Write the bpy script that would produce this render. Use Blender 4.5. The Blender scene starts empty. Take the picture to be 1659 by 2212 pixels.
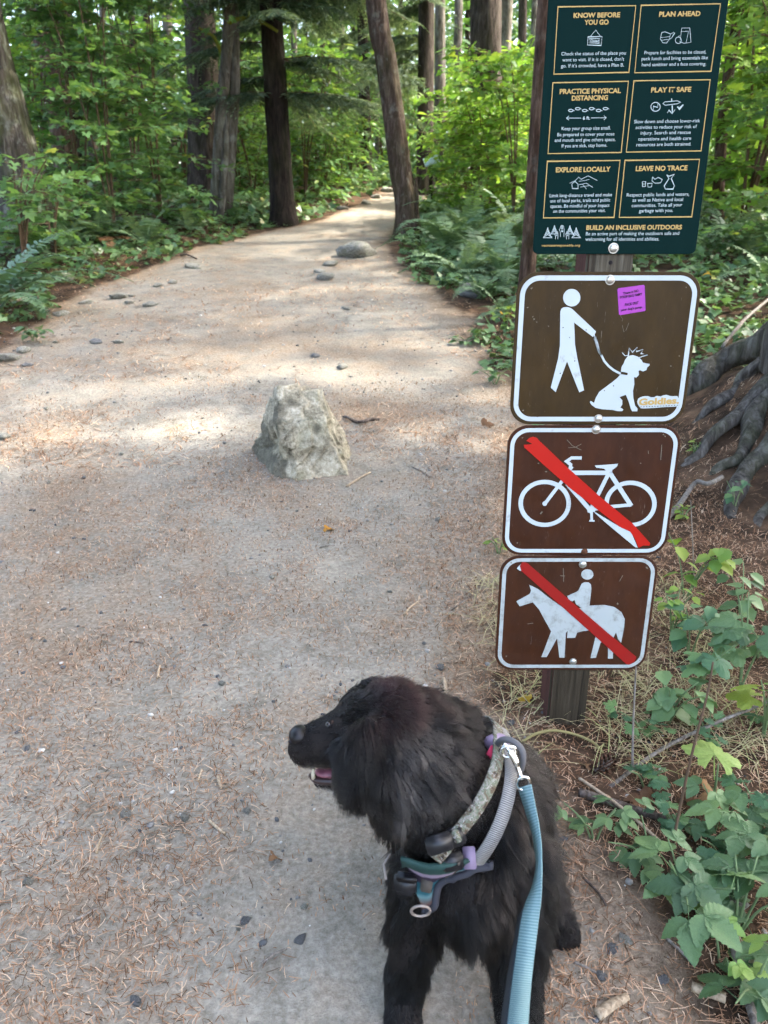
import bpy, bmesh, math, random
import numpy as np
from mathutils import Vector, Matrix, Quaternion
from mathutils.bvhtree import BVHTree
from mathutils.geometry import tessellate_polygon

random.seed(7)
RNG = np.random.default_rng(11)
SC = bpy.context.scene
COL = SC.collection
R = math.radians

# ------------------------------------------------------------------ camera, sky, sun, exposure
CAM_H, PITCH, FPX = 1.25, R(20.0), 1662.0          # eye height (m), tilt down, focal length in 1659x2212 px
cd = bpy.data.cameras.new('camera'); cam = bpy.data.objects.new('camera', cd); COL.objects.link(cam)
cam.location = (0, 0, CAM_H); cam.rotation_euler = (R(90) - PITCH, 0, 0)
cd.sensor_fit = 'VERTICAL'; cd.sensor_height = 24.0; cd.lens = 24.0 * FPX / 2212.0
cd.clip_start = 0.02; cd.clip_end = 600
cd.dof.use_dof = True; cd.dof.focus_distance = 1.75; cd.dof.aperture_fstop = 4.4
SC.camera = cam

SUN_AZ, SUN_EL = R(78), R(50)                        # azimuth measured from +Y towards +X
w = bpy.data.worlds.new('World'); SC.world = w; w.use_nodes = True
nt = w.node_tree; nt.nodes.clear()
sky = nt.nodes.new('ShaderNodeTexSky'); sky.sky_type = 'NISHITA'; sky.sun_disc = False
sky.sun_elevation = SUN_EL; sky.sun_rotation = SUN_AZ; sky.air_density = 1.0; sky.dust_density = 5.0; sky.ozone_density = 0.3
bg = nt.nodes.new('ShaderNodeBackground'); bg.inputs[1].default_value = 0.15
wo = nt.nodes.new('ShaderNodeOutputWorld')
nt.links.new(sky.outputs[0], bg.inputs[0]); nt.links.new(bg.outputs[0], wo.inputs[0])
sl = bpy.data.lights.new('sun', 'SUN'); sl.energy = 2.0; sl.angle = R(1.6); sl.color = (1.0, 0.93, 0.82)
sun = bpy.data.objects.new('sun', sl); COL.objects.link(sun); sun.location = (20, 15, 30)
SDIR = Vector((math.sin(SUN_AZ) * math.cos(SUN_EL), math.cos(SUN_AZ) * math.cos(SUN_EL), math.sin(SUN_EL)))
sun.rotation_euler = SDIR.to_track_quat('Z', 'Y').to_euler()
vs = SC.view_settings
vs.view_transform = 'Standard'; vs.look = 'None'; vs.gamma = 1.0; vs.use_curve_mapping = False
vs.exposure = 3.2
SC.cycles.use_denoising = True
SC.cycles.max_bounces = 5; SC.cycles.diffuse_bounces = 4; SC.cycles.transmission_bounces = 4; SC.cycles.glossy_bounces = 2
SC.cycles.use_adaptive_sampling = True; SC.cycles.adaptive_threshold = .03; SC.cycles.adaptive_min_samples = 16
SC.cycles.sample_clamp_indirect = 6.0

# ------------------------------------------------------------------ helpers
C0 = np.array([0, 0, CAM_H])
CP, SP = math.cos(PITCH), math.sin(PITCH)
def ray(u, v):
    a = (u - 829.5) / FPX; b = (1106 - v) / FPX
    return np.array([a, CP + b * SP, -SP + b * CP])
def P(u, v, Y):
    r = ray(u, v); return C0 + r * (Y / r[1])
def X_at(u, Y, z):                                   # world x of picture column u at ground distance Y, height z
    return (u - 829.5) / FPX * (Y * CP + (CAM_H - z) * SP)

def _hash(ix, iy, iz):
    n = (ix.astype(np.int64) * 374761393 + iy.astype(np.int64) * 668265263 + iz.astype(np.int64) * 1274126177) & 0xFFFFFFFF
    n = ((n ^ (n >> 13)) * 1103515245) & 0xFFFFFFFF
    n = ((n ^ (n >> 16)) * 2246822519) & 0xFFFFFFFF
    return ((n ^ (n >> 15)) & 0xFFFF) / 65535.0
def vn(x, y, z=0.0):
    x, y, z = np.broadcast_arrays(np.asarray(x, float), np.asarray(y, float), np.asarray(z, float))
    ix, iy, iz = np.floor(x), np.floor(y), np.floor(z)
    fx, fy, fz = x - ix, y - iy, z - iz
    fx, fy, fz = (f * f * (3 - 2 * f) for f in (fx, fy, fz))
    r = 0
    for dx in (0, 1):
        for dy in (0, 1):
            for dz in (0, 1):
                wgt = (fx if dx else 1 - fx) * (fy if dy else 1 - fy) * (fz if dz else 1 - fz)
                r = r + wgt * _hash(ix + dx, iy + dy, iz + dz)
    return r * 2 - 1
def fbm(x, y, z=0.0, o=4):
    s, a, f = 0, 1.0, 1.0
    for k in range(o):
        s = s + a * vn(x * f + 17.3 * k, y * f - 9.1 * k, np.asarray(z) * f + 3.7 * k); a *= .5; f *= 2.03
    return s
def sstep(a, b, x):
    t = np.clip((x - a) / (b - a), 0, 1); return t * t * (3 - 2 * t)

XL = (np.array([-15, 1, 3, 5.3, 7.0, 8.5, 9.9, 11.4, 12.3, 13.2, 15, 17, 19, 22, 27]),
      np.array([-4, -3.5, -2.95, -2.65, -2.95, -2.65, -2.2, -1.8, -1.35, -.95, -.45, -.05, .4, 1.3, 3.4]))
XR = (np.array([-15, 0, 1.2, 1.75, 3, 4.3, 6.4, 9.2, 10.6, 12, 13, 15, 17, 19, 22, 27]),
      np.array([.9, .62, .52, .40, .66, .74, .68, .2, .12, .3, .5, .8, 1.15, 1.6, 2.6, 5.]))
def path_in(x, y):                                   # signed metres inside the trail edge
    wob = .16 * fbm(np.asarray(x) * .9, np.asarray(y) * .9, 4.0, 3)
    d = np.minimum(x - np.interp(y, *XL), np.interp(y, *XR) - x) + wob
    return np.where(np.asarray(y) > 26, -1.0, d)
def gz(x, y):
    x = np.asarray(x, float); y = np.asarray(y, float)
    s = y - 2.5
    z = .07 * (s + np.sqrt(s * s + 1.0))
    far = np.maximum(y - 17.5, 0); z = z - .095 * (np.sqrt(far * far + 4) - 2)
    pin = path_in(x, y)
    z = z + .22 * sstep(0, 2.6, np.interp(y, *XL) - x) * sstep(2, 6, y)
    z = z + .26 * sstep(0, 3.0, x - np.interp(y, *XR)) * sstep(1.5, 4, y)
    z = z + .50 * np.exp(-(((x - 2.35) / .55) ** 2 + ((y - 3.85) / .62) ** 2))
    z = z + (.05 * fbm(x * .8, y * .8, 0, 3) * sstep(.1, -.7, pin) + .018 * fbm(x * .7, y * .7, 2, 2)) * sstep(1.6, 3.5, y)
    z = z + .004 * fbm(x * 6, y * 6, 7, 3) - .012
    return z
def gz1(x, y): return float(gz(x, y))
def G(u, v):                                         # where the sight line meets the ground
    r = ray(u, v); t = np.geomspace(.9, 60, 700); p = C0 + np.outer(t, r); h = p[:, 2] - gz(p[:, 0], p[:, 1])
    k = int(np.argmax(h <= 0)) if (h <= 0).any() else len(t) - 1
    f = h[k - 1] / (h[k - 1] - h[k]) if k else 0; q = p[k - 1] + (p[k] - p[k - 1]) * f
    return Vector((q[0], q[1], gz1(q[0], q[1])))

def Xg(u, Y):
    z = 0
    for _ in range(3): x = X_at(u, Y, z); z = gz1(x, Y)
    return x

# ---- meshes and objects
def mesh_np(name, V, F, mat=None, rnd=None, smooth=False, attrs=None, compact=False):
    V = np.asarray(V, np.float32); F = np.asarray(F, np.int32)
    if compact:
        use, inv = np.unique(F, return_inverse=True); V = V[use]; F = inv.reshape(F.shape); attrs = {k_: np.asarray(a_)[use] for k_, a_ in (attrs or {}).items()}
    me = bpy.data.meshes.new(name); n, (m, k) = len(V), F.shape
    me.vertices.add(n); me.vertices.foreach_set('co', V.ravel())
    me.loops.add(m * k); me.loops.foreach_set('vertex_index', F.ravel())
    me.polygons.add(m); me.polygons.foreach_set('loop_start', np.arange(0, m * k, k, dtype=np.int32))
    if smooth: me.polygons.foreach_set('use_smooth', np.ones(m, bool))
    me.update(calc_edges=True)
    at = dict(attrs or {})
    if rnd is not None: at['rnd'] = rnd
    for kx, val in at.items():
        a = me.attributes.new(kx, 'FLOAT', 'POINT'); a.data.foreach_set('value', np.asarray(val, np.float32))
    if mat: me.materials.append(mat)
    return me
def mesh_py(name, V, F, mat=None, smooth=False):
    me = bpy.data.meshes.new(name); me.from_pydata([tuple(map(float, v)) for v in V], [], [tuple(map(int, f)) for f in F]); me.update()
    if smooth: me.polygons.foreach_set('use_smooth', np.ones(len(me.polygons), bool))
    if mat: me.materials.append(mat)
    return me
def bm_mesh(name, bm, mat=None, smooth=False):
    me = bpy.data.meshes.new(name); bm.to_mesh(me); bm.free()
    if smooth: me.polygons.foreach_set('use_smooth', np.ones(len(me.polygons), bool))
    if mat: me.materials.append(mat)
    return me
def obj(name, me, parent=None, label=None, cat=None, group=None, kind=None, loc=None, rot=None, scale=None):
    o = bpy.data.objects.new(name, me); COL.objects.link(o)
    if parent is not None: o.parent = parent
    if loc is not None: o.location = loc
    if rot is not None: o.rotation_euler = rot
    if scale is not None: o.scale = (scale,) * 3 if isinstance(scale, (int, float)) else scale
    if label: o['label'] = label
    if cat: o['category'] = cat
    if group: o['group'] = group
    if kind: o['kind'] = kind
    return o
def thing(name, label, cat, loc=(0, 0, 0), rz=0, group=None):
    o = obj(name, None, None, label, cat, group); o.location = loc; o.rotation_euler = (0, 0, rz); o.empty_display_size = .1
    return o
def kid(name, me, parent, label=None, kind=None):     # a part whose mesh is given in world coordinates
    o = obj(name, me, parent, label, kind=kind)
    if parent.parent is None:
        o.matrix_parent_inverse = (Matrix.Translation(parent.location) @ parent.rotation_euler.to_matrix().to_4x4()).inverted()
    return o

def frames(pts):
    pts = np.asarray(pts, float); T = np.gradient(pts, axis=0); T /= np.linalg.norm(T, axis=1)[:, None] + 1e-12
    ref = np.array([0, 0, 1.0]) if abs(T[0][2]) < .9 else np.array([1.0, 0, 0])
    A = []; a = np.cross(T[0], ref); a /= np.linalg.norm(a)
    for t in T:
        a = a - t * a.dot(t); a /= np.linalg.norm(a) + 1e-12; A.append(a.copy())
    A = np.array(A); return T, A, np.cross(T, A)
def tube(pts, rad, seg=8, ridge=0.0, freq=7, seed=0.0, cap=True, closed=False):
    pts = np.asarray(pts, float); n = len(pts); rad = np.broadcast_to(np.asarray(rad, float), (n,))
    T, A, B = frames(pts); th = np.linspace(0, 2 * np.pi, seg, endpoint=False)
    s = np.concatenate([[0], np.cumsum(np.linalg.norm(np.diff(pts, axis=0), axis=1))])
    rr = rad[:, None] * np.ones(seg)
    if ridge:
        cx, sx = np.cos(th) * freq / 3, np.sin(th) * freq / 3
        rr = rr * (1 + ridge * fbm(cx[None] + seed, sx[None], s[:, None] * .8, 3))
    V = pts[:, None] + rr[..., None] * (np.cos(th)[None, :, None] * A[:, None] + np.sin(th)[None, :, None] * B[:, None])
    V = V.reshape(-1, 3); i = np.arange(n if closed else n - 1); j = np.arange(seg)
    a = (i[:, None] * seg + j); b = (i[:, None] * seg + (j + 1) % seg)
    i2 = (i + 1) % n; c = (i2[:, None] * seg + (j + 1) % seg); d = (i2[:, None] * seg + j)
    F = np.stack([a, b, c, d], -1).reshape(-1, 4)
    if cap and not closed:
        V = np.vstack([V, pts[:1], pts[-1:]]); c0, c1 = len(V) - 2, len(V) - 1
        e0 = np.stack([(j + 1) % seg, j, np.full(seg, c0), np.full(seg, c0)], -1)
        k = (n - 1) * seg; e1 = np.stack([k + j, k + (j + 1) % seg, np.full(seg, c1), np.full(seg, c1)], -1)
        T3 = np.vstack([F[:, [0, 1, 2]], F[:, [0, 2, 3]], e0[:, :3], e1[:, :3]])
        return V, T3
    return V, np.vstack([F[:, [0, 1, 2]], F[:, [0, 2, 3]]])
def join(parts):                                       # [(V, F)] -> V, F
    Vs, Fs, o = [], [], 0
    for V, F in parts:
        Vs.append(np.asarray(V)); Fs.append(np.asarray(F) + o); o += len(V)
    return np.vstack(Vs), np.vstack(Fs)
def spline(pts, n):
    pts = np.asarray(pts, float); k = len(pts); t = np.linspace(0, k - 1, n); out = []
    for x in t:
        i = min(int(x), k - 2); f = x - i
        p0, p1, p2, p3 = pts[max(i - 1, 0)], pts[i], pts[i + 1], pts[min(i + 2, k - 1)]
        out.append(.5 * ((2 * p1) + (p2 - p0) * f + (2 * p0 - 5 * p1 + 4 * p2 - p3) * f * f + (3 * p1 - p0 - 3 * p2 + p3) * f ** 3))
    return np.array(out)
def cloud(Tm, F, pos, ax, az, size, rnd=None):         # stamp a leaf template at many places
    pos = np.asarray(pos); N, k = len(pos), len(Tm)
    ax = ax / (np.linalg.norm(ax, axis=1)[:, None] + 1e-9)
    az = az - ax * (az * ax).sum(1)[:, None]; az = az / (np.linalg.norm(az, axis=1)[:, None] + 1e-9)
    ay = np.cross(az, ax); s = np.broadcast_to(np.asarray(size, float), (N,))[:, None, None]
    V = pos[:, None] + s * (Tm[None, :, 0, None] * ax[:, None] + Tm[None, :, 1, None] * ay[:, None] + Tm[None, :, 2, None] * az[:, None])
    FF = (np.asarray(F)[None] + (np.arange(N) * k)[:, None, None]).reshape(-1, 3)
    r = RNG.random(N) if rnd is None else rnd
    return V.reshape(-1, 3), FF, np.repeat(r, k)
def rand_dir(n, up=0.0):
    d = RNG.normal(size=(n, 3)); d /= np.linalg.norm(d, axis=1)[:, None]; d[:, 2] += up
    return d / np.linalg.norm(d, axis=1)[:, None]

# ---- materials
class Mat:
    def __init__(s, name, rough=.8, spec=.3, **kw):
        s.m = bpy.data.materials.new(name); s.m.use_nodes = True; s.t = s.m.node_tree
        s.b = s.t.nodes['Principled BSDF']; s.out = s.t.nodes['Material Output']
        s.b.inputs['Roughness'].default_value = rough; s.b.inputs['Specular IOR Level'].default_value = spec
        s._co = None
    def n(s, typ, ins=None, **props):
        nd = s.t.nodes.new('ShaderNode' + typ)
        for k, v in props.items(): setattr(nd, k, v)
        for k, v in (ins or {}).items():
            if isinstance(v, bpy.types.NodeSocket): s.t.links.new(v, nd.inputs[k])
            else: nd.inputs[k].default_value = v
        return nd
    def co(s, scale=(1, 1, 1), src='Object'):
        if s._co is None: s._co = s.n('TexCoord')
        return s.n('Mapping', {'Vector': s._co.outputs[src], 'Scale': scale}).outputs[0]
    def noise(s, scale, detail=4, vec=None, rough=.55, dist=0.0):
        return s.n('TexNoise', {'Vector': vec if vec is not None else s.co(), 'Scale': scale, 'Detail': detail, 'Roughness': rough, 'Distortion': dist}).outputs[0]
    def ramp(s, fac, stops):
        r = s.n('ValToRGB', {'Fac': fac}); e = r.color_ramp.elements
        while len(e) < len(stops): e.new(.5)
        for el, (p, c) in zip(e, stops): el.position = p; el.color = (*c, 1)
        return r.outputs[0]
    def mix(s, fac, a, b, mode='MIX'):
        nd = s.n('MixRGB', blend_type=mode)
        for k, v in ((0, fac), (1, a), (2, b)):
            if isinstance(v, bpy.types.NodeSocket): s.t.links.new(v, nd.inputs[k])
            else: nd.inputs[k].default_value = v if k == 0 else (*v, 1)
        return nd.outputs[0]
    def attr(s, name): return s.n('Attribute', attribute_name=name).outputs['Fac']
    def math(s, op, a, b=0.0, clamp=False):
        nd = s.n('Math', operation=op); nd.use_clamp = clamp
        for k, v in ((0, a), (1, b)):
            if isinstance(v, bpy.types.NodeSocket): s.t.links.new(v, nd.inputs[k])
            else: nd.inputs[k].default_value = v
        return nd.outputs[0]
    def color(s, c):
        if isinstance(c, bpy.types.NodeSocket): s.t.links.new(c, s.b.inputs['Base Color'])
        else: s.b.inputs['Base Color'].default_value = (*c, 1)
        return s
    def bump(s, h, strength=.5, dist=.01):
        nd = s.n('Bump', {'Height': h, 'Strength': strength, 'Distance': dist}); s.t.links.new(nd.outputs[0], s.b.inputs['Normal']); return s
    def link(s, sock, name): s.t.links.new(sock, s.b.inputs[name]); return s

def leaf_mat(name, stops, trans=.35, rough=.45, spec=.35, per_object=False, warm=(1.25, 1.15, .55), veins=False):
    M = Mat(name, rough, spec)
    r = M.n('ObjectInfo').outputs['Random'] if per_object else M.attr('rnd')
    c = M.ramp(r, stops)
    n1 = M.noise(30 if per_object else 6, 2)
    c = M.mix(.35, c, M.ramp(n1, [(.3, (.45, .45, .45)), (.7, (1, 1, 1))]), 'MULTIPLY')
    if veins:
        M.bump(M.noise(140, 3), .25, .002)
    M.color(c)
    tr = M.n('BsdfTranslucent', {'Color': M.mix(1.0, c, warm, 'MULTIPLY')})
    mx = M.n('MixShader', {0: trans, 1: M.b.outputs[0], 2: tr.outputs[0]})
    M.t.links.new(mx.outputs[0], M.out.inputs[0])
    return M.m
def bark_mat(name, dark, mid, light, moss=0.0, lichen_shade=0.0, sc=1.0, fiss=.5):
    M = Mat(name, .9, .15)
    v = M.co((9 * sc, 9 * sc, 1.6 * sc))
    a = M.noise(2.2, 8, v, .65, .6); b = M.noise(18, 5, M.co((1, 1, .35)), .6)
    f = M.math('ADD', M.math('MULTIPLY', a, .75), M.math('MULTIPLY', b, .25))
    c = M.ramp(f, [(.36, dark), (.5, mid), (.68, light)])
    if lichen_shade: c = M.mix(M.math('MULTIPLY', M.ramp(M.noise(7, 5, M.co((1, 1, .7)), .7), [(.55, (0, 0, 0)), (.64, (1, 1, 1))]), lichen_shade), c, (.30, .32, .28))
    if moss: c = M.mix(M.math('MULTIPLY', M.ramp(M.noise(3.2, 6, M.co((1, 1, .5)), .7), [(.46, (0, 0, 0)), (.62, (1, 1, 1))]), moss), c, (.06, .075, .015))
    M.color(c); M.bump(f, 1.0, .05 * fiss)
    return M.m
def plain(name, c, rough=.6, spec=.4, metal=0.0):
    M = Mat(name, rough, spec).color(c); M.b.inputs['Metallic'].default_value = metal; return M.m

MT = {}
def ground_material():
    M = Mat('trail_and_forest_floor', .95, .1)
    pm = M.attr('inside')
    co = M.co()
    big = M.noise(1.1, 5, co, .6); mid = M.noise(7, 5, co, .65); fine = M.noise(70, 4, co, .7); grit = M.noise(260, 3, co, .7)
    dirt = M.ramp(M.math('ADD', M.math('MULTIPLY', mid, .5), M.math('MULTIPLY', fine, .5)),
                  [(.33, (.135, .118, .092)), (.5, (.262, .240, .198)), (.66, (.40, .370, .31))])
    duff = M.ramp(M.math('ADD', M.math('MULTIPLY', fine, .6), M.math('MULTIPLY', grit, .4)),
                  [(.34, (.085, .056, .034)), (.5, (.20, .140, .090)), (.68, (.37, .28, .195))])
    dm = M.ramp(M.math('ADD', M.math('MULTIPLY', big, .55), M.math('MULTIPLY', mid, .45)), [(.46, (0, 0, 0)), (.60, (1, 1, 1))])
    edge = M.ramp(pm, [(.0, (1, 1, 1)), (.55, (1, 1, 1)), (.9, (0, 0, 0))])
    dm2 = M.n('MixRGB', {0: 1.0, 1: M.mix(.7, (0, 0, 0), dm), 2: M.mix(.75, (0, 0, 0), edge)}, blend_type='LIGHTEN').outputs[0]
    pathc = M.mix(dm2, dirt, duff)
    soil = M.ramp(mid, [(.35, (.03, .020, .013)), (.55, (.085, .052, .032)), (.7, (.16, .10, .062))])
    fm = M.math('ADD', pm, M.math('MULTIPLY', M.math('SUBTRACT', mid, .5), .5))
    c = M.mix(M.ramp(fm, [(.30, (0, 0, 0)), (.5, (1, 1, 1))]), soil, pathc)
    M.color(c)
    h = M.math('ADD', M.math('MULTIPLY', fine, .6), M.math('ADD', M.math('MULTIPLY', mid, .8), M.math('MULTIPLY', grit, .35)))
    M.bump(h, .9, .012)
    return M.m
MT['ground'] = ground_material()

# ------------------------------------------------------------------ ground and trail
def graded(a, b, c, d, fine, grow):
    xs = list(np.arange(b, c, fine)); s = fine
    while xs[-1] < d: s *= grow; xs.append(xs[-1] + s)
    s = fine
    while xs[0] > a: s *= grow; xs.insert(0, xs[0] - s)
    return np.array(xs)
gx = graded(-70, -3.6, 2.6, 70, .045, 1.10); gy = graded(-25, .3, 9.0, 120, .045, 1.04)
GX, GY = np.meshgrid(gx, gy); GZ = gz(GX, GY)
inside = np.clip(path_in(GX, GY) / .5 + .4, 0, 1)
nx, ny = len(gx), len(gy)
ii, jj = np.meshgrid(np.arange(nx - 1), np.arange(ny - 1)); a = (jj * nx + ii).ravel()
quads = np.stack([a, a + 1, a + nx + 1, a + nx], -1)
inq = inside.ravel()[quads].mean(1) > .4
VV = np.stack([GX, GY, GZ], -1).reshape(-1, 3)
for nm, sel in (('ground', ~inq), ('path', inq)):
    q = quads[sel]; use, inv = np.unique(q, return_inverse=True)
    obj(nm, mesh_np(nm, VV[use], inv.reshape(-1, 4), MT['ground'], smooth=True, attrs={'inside': inside.ravel()[use]}), kind='structure')

# ------------------------------------------------------------------ sign post with four bolted signs
YS = 1.72                                              # the sign faces stand in the vertical plane y = YS
def sp(u, v, off=0.0):                                 # picture point -> point on the sign plane, off = metres proud
    r = ray(u, v); p = C0 + r * (YS / r[1]); return np.array([p[0], YS - off, p[2]])
def cr3(x, y): return (1107.1 + .3327 * x, .3326 * y)
def cr4(x, y): return (1053.1 + .3652 * x, 567.0 + .3652 * y)
def cr5(x, y): return (1053.1 + .3652 * x, 891.1 + .3652 * y)
def poly(pts, off):                                    # filled flat outline on the sign plane
    q = np.array([sp(*p, off) for p in pts])
    F = np.array(tessellate_polygon([[Vector((p[0], p[2], 0)) for p in q]]))
    n = np.cross(q[F[:, 1]] - q[F[:, 0]], q[F[:, 2]] - q[F[:, 0]])[:, 1]
    return q, np.where((n > 0)[:, None], F[:, ::-1], F)
def stroke(pts, wpx, off, closed=False):
    q = np.array([sp(*p, off) for p in pts]); wm = np.linalg.norm(sp(*pts[0]) - sp(pts[0][0], pts[0][1] - wpx)) / 2
    n = len(q); V, F = [], []
    for i in range(n):
        a_ = q[(i - 1) % n] if (closed or i > 0) else q[i]; b_ = q[(i + 1) % n] if (closed or i < n - 1) else q[i]
        t = b_ - a_; t = t / (np.linalg.norm(t) + 1e-9); nn = np.array([-t[2], 0, t[0]])
        k = 1.0
        if 0 < i < n - 1 or closed:
            t1 = q[i] - a_; t1 /= np.linalg.norm(t1) + 1e-9; k = 1 / max(.45, t1.dot(t))
        V += [q[i] + nn * wm * k, q[i] - nn * wm * k]
    m = n if closed else n - 1
    for i in range(m):
        j = (i + 1) % n; F += [[2 * i, 2 * i + 1, 2 * j + 1], [2 * i, 2 * j + 1, 2 * j]]
    return np.array(V), np.array(F)
def ell(cx, cy, rx, ry, n=32): return [(cx + rx * math.cos(2 * math.pi * i / n), cy + ry * math.sin(2 * math.pi * i / n)) for i in range(n)]
def rrect(x0, x1, z0, z1, r, y, n=8):
    out = []
    for cx, cz, a0 in ((x1 - r, z1 - r, 0), (x0 + r, z1 - r, 90), (x0 + r, z0 + r, 180), (x1 - r, z0 + r, 270)):
        for i in range(n + 1):
            a_ = R(a0 + 90 * i / n); out.append((cx + r * math.cos(a_), y, cz + r * math.sin(a_)))
    return out
def panel_mesh(name, x0, x1, z0, z1, r, mat, t=.003):
    bm = bmesh.new(); A = [bm.verts.new(p) for p in rrect(x0, x1, z0, z1, r, YS)]
    A2 = [bm.verts.new(p) for p in rrect(x0 - .0008, x1 + .0008, z0 - .0008, z1 + .0008, r, YS + .0008)]
    B = [bm.verts.new(p) for p in rrect(x0 - .0008, x1 + .0008, z0 - .0008, z1 + .0008, r, YS + t)]
    bm.faces.new(A); bm.faces.new(list(reversed(B))); n = len(A)
    for i in range(n):
        j = (i + 1) % n
        bm.faces.new((A2[i], A2[j], A[j], A[i])); bm.faces.new((B[i], B[j], A2[j], A2[i]))
    bmesh.ops.recalc_face_normals(bm, faces=bm.faces)
    return bm_mesh(name, bm, mat)
def ring_mesh(name, x0, x1, z0, z1, r, wd, mat, off=.0006):
    A = rrect(x0, x1, z0, z1, r, YS - off); B = rrect(x0 + wd, x1 - wd, z0 + wd, z1 - wd, max(r - wd, .004), YS - off)
    n = len(A); return mesh_py(name, A + B, [(i, (i + 1) % n, n + (i + 1) % n, n + i) for i in range(n)], mat)
def worn(name, c, dirt=(.25, .24, .2), lo=.60, hi=.72, rough=.45, amt=.8, sc=28):
    M = Mat(name, rough, .4)
    f = M.ramp(M.noise(sc, 6, M.co(), .75), [(lo, (0, 0, 0)), (hi, (1, 1, 1))])
    cc = M.mix(M.math('MULTIPLY', f, amt), c, dirt); cc = M.mix(.25, cc, M.ramp(M.noise(5, 3), [(.3, (.7, .7, .7)), (.7, (1, 1, 1))]), 'MULTIPLY')
    return M.color(cc).m
def sign_brown(name, c):
    M = Mat(name, .42, .22)
    st = M.ramp(M.noise(16, 6, M.co((1.6, 1, .5)), .7), [(.35, (.72, .72, .72)), (.65, (1.1, 1.1, 1.1))])
    scr = M.ramp(M.noise(9, 2, M.co((30, 1, 3)), .4, 2.0), [(.735, (0, 0, 0)), (.76, (1, 1, 1))])
    cc = M.mix(1.0, c, st, 'MULTIPLY'); cc = M.mix(M.math('MULTIPLY', scr, .22), cc, (.4, .36, .3))
    M.color(cc); M.link(M.ramp(M.noise(22, 5), [(.3, (.35, .35, .35)), (.7, (.6, .6, .6))]), 'Roughness'); return M.m
MT['white'] = worn('sign_white', (.50, .56, .575))
MT['white_dirty'] = worn('sign_white_dirty', (.42, .46, .455), (.22, .22, .19), .50, .66, amt=.75)
MT['brown1'] = sign_brown('sign_brown_olive', (.042, .0235, .0062))
MT['brown2'] = sign_brown('sign_brown_red', (.048, .0155, .0062))
MT['brown3'] = sign_brown('sign_brown_rust', (.053, .0185, .008))
MT['red'] = worn('sign_red', (.46, .012, .007), (.3, .01, .01), .6, .75, .35)
MT['red2'] = worn('sign_red_faded', (.30, .011, .009), (.25, .02, .02), .55, .75, .4)
MT['green'] = Mat('sign_green', .65, .06).color((.0014, .015, .0135)).m
MT['gold'] = plain('print_gold', (.50, .34, .12), .6, .2)
MT['print'] = plain('print_white', (.46, .54, .54), .6, .2)
MT['scratch'] = plain('scratch_pale', (.17, .145, .11), .7, .2)
MT['black'] = plain('print_black', (.012, .010, .012), .6, .2)
MT['dark'] = plain('dark_print', (.03, .017, .006), .6, .2)
MT['pink'] = plain('sticker_magenta', (.36, .055, .38), .5, .3)
MT['zinc'] = plain('zinc_bolt', (.62, .62, .58), .35, .5, .85)
MT['rust'] = plain('rusty_bolt', (.12, .05, .025), .8, .3, .2)

def post_mat():
    M = Mat('weathered_post_wood', .85, .2)
    v = M.co((26, 26, 1.2)); g = M.noise(2.2, 7, v, .7, .4); k = M.noise(3, 3, M.co((1, 1, .8)))
    c = M.ramp(g, [(.32, (.030, .024, .017)), (.5, (.075, .064, .046)), (.68, (.16, .145, .11))])
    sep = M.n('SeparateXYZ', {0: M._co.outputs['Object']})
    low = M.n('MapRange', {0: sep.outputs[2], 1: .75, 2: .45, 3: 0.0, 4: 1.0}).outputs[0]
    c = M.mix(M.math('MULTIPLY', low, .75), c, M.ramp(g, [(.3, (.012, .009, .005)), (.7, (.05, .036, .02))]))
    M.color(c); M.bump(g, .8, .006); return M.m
MT['post'] = post_mat()
def stain_mat():
    M = Mat('red_brown_stained_wood', .85, .2); g = M.noise(2.2, 6, M.co((26, 26, 1.2)), .7)
    M.color(M.ramp(g, [(.3, (.04, .018, .014)), (.7, (.11, .042, .034))])); M.bump(g, .6, .005); return M.m

SIGN = thing('trail_sign_post', 'wooden post carrying four bolted trail signs beside the path behind the black dog', 'sign post', (.49, 1.78, 0))
px0 = sp(1268, 560)[0]; px1 = sp(1371, 560)[0]; pw = px1 - px0
bm = bmesh.new()
bmesh.ops.create_cube(bm, size=1)
zt, zb = sp(1300, -60)[2], -.15
for vv in bm.verts:
    vv.co = Vector((px0 + (vv.co.x + .5) * pw, YS + .0045 + (vv.co.y + .5) * pw, zb + (vv.co.z + .5) * (zt - zb)))
bmesh.ops.bevel(bm, geom=[e for e in bm.edges if abs(e.verts[0].co.z - e.verts[1].co.z) > .5], offset=.006, segments=2, affect='EDGES')
post_me = bm_mesh('post', bm, MT['post']); post_me.materials.append(stain_mat())
for p_ in post_me.polygons:
    if p_.normal.x < -.8: p_.material_index = 1
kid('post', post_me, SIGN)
bm = bmesh.new(); bmesh.ops.create_uvsphere(bm, u_segments=14, v_segments=6, radius=.0045)
hx = sp(*cr3(640, 1706)); bmesh.ops.scale(bm, vec=(1, .35, 1), verts=bm.verts); bmesh.ops.translate(bm, vec=(hx[0], YS + .0045, hx[2]), verts=bm.verts)
kid('drilled_hole', bm_mesh('drilled_hole', bm, MT['black']), SIGN)

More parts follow.
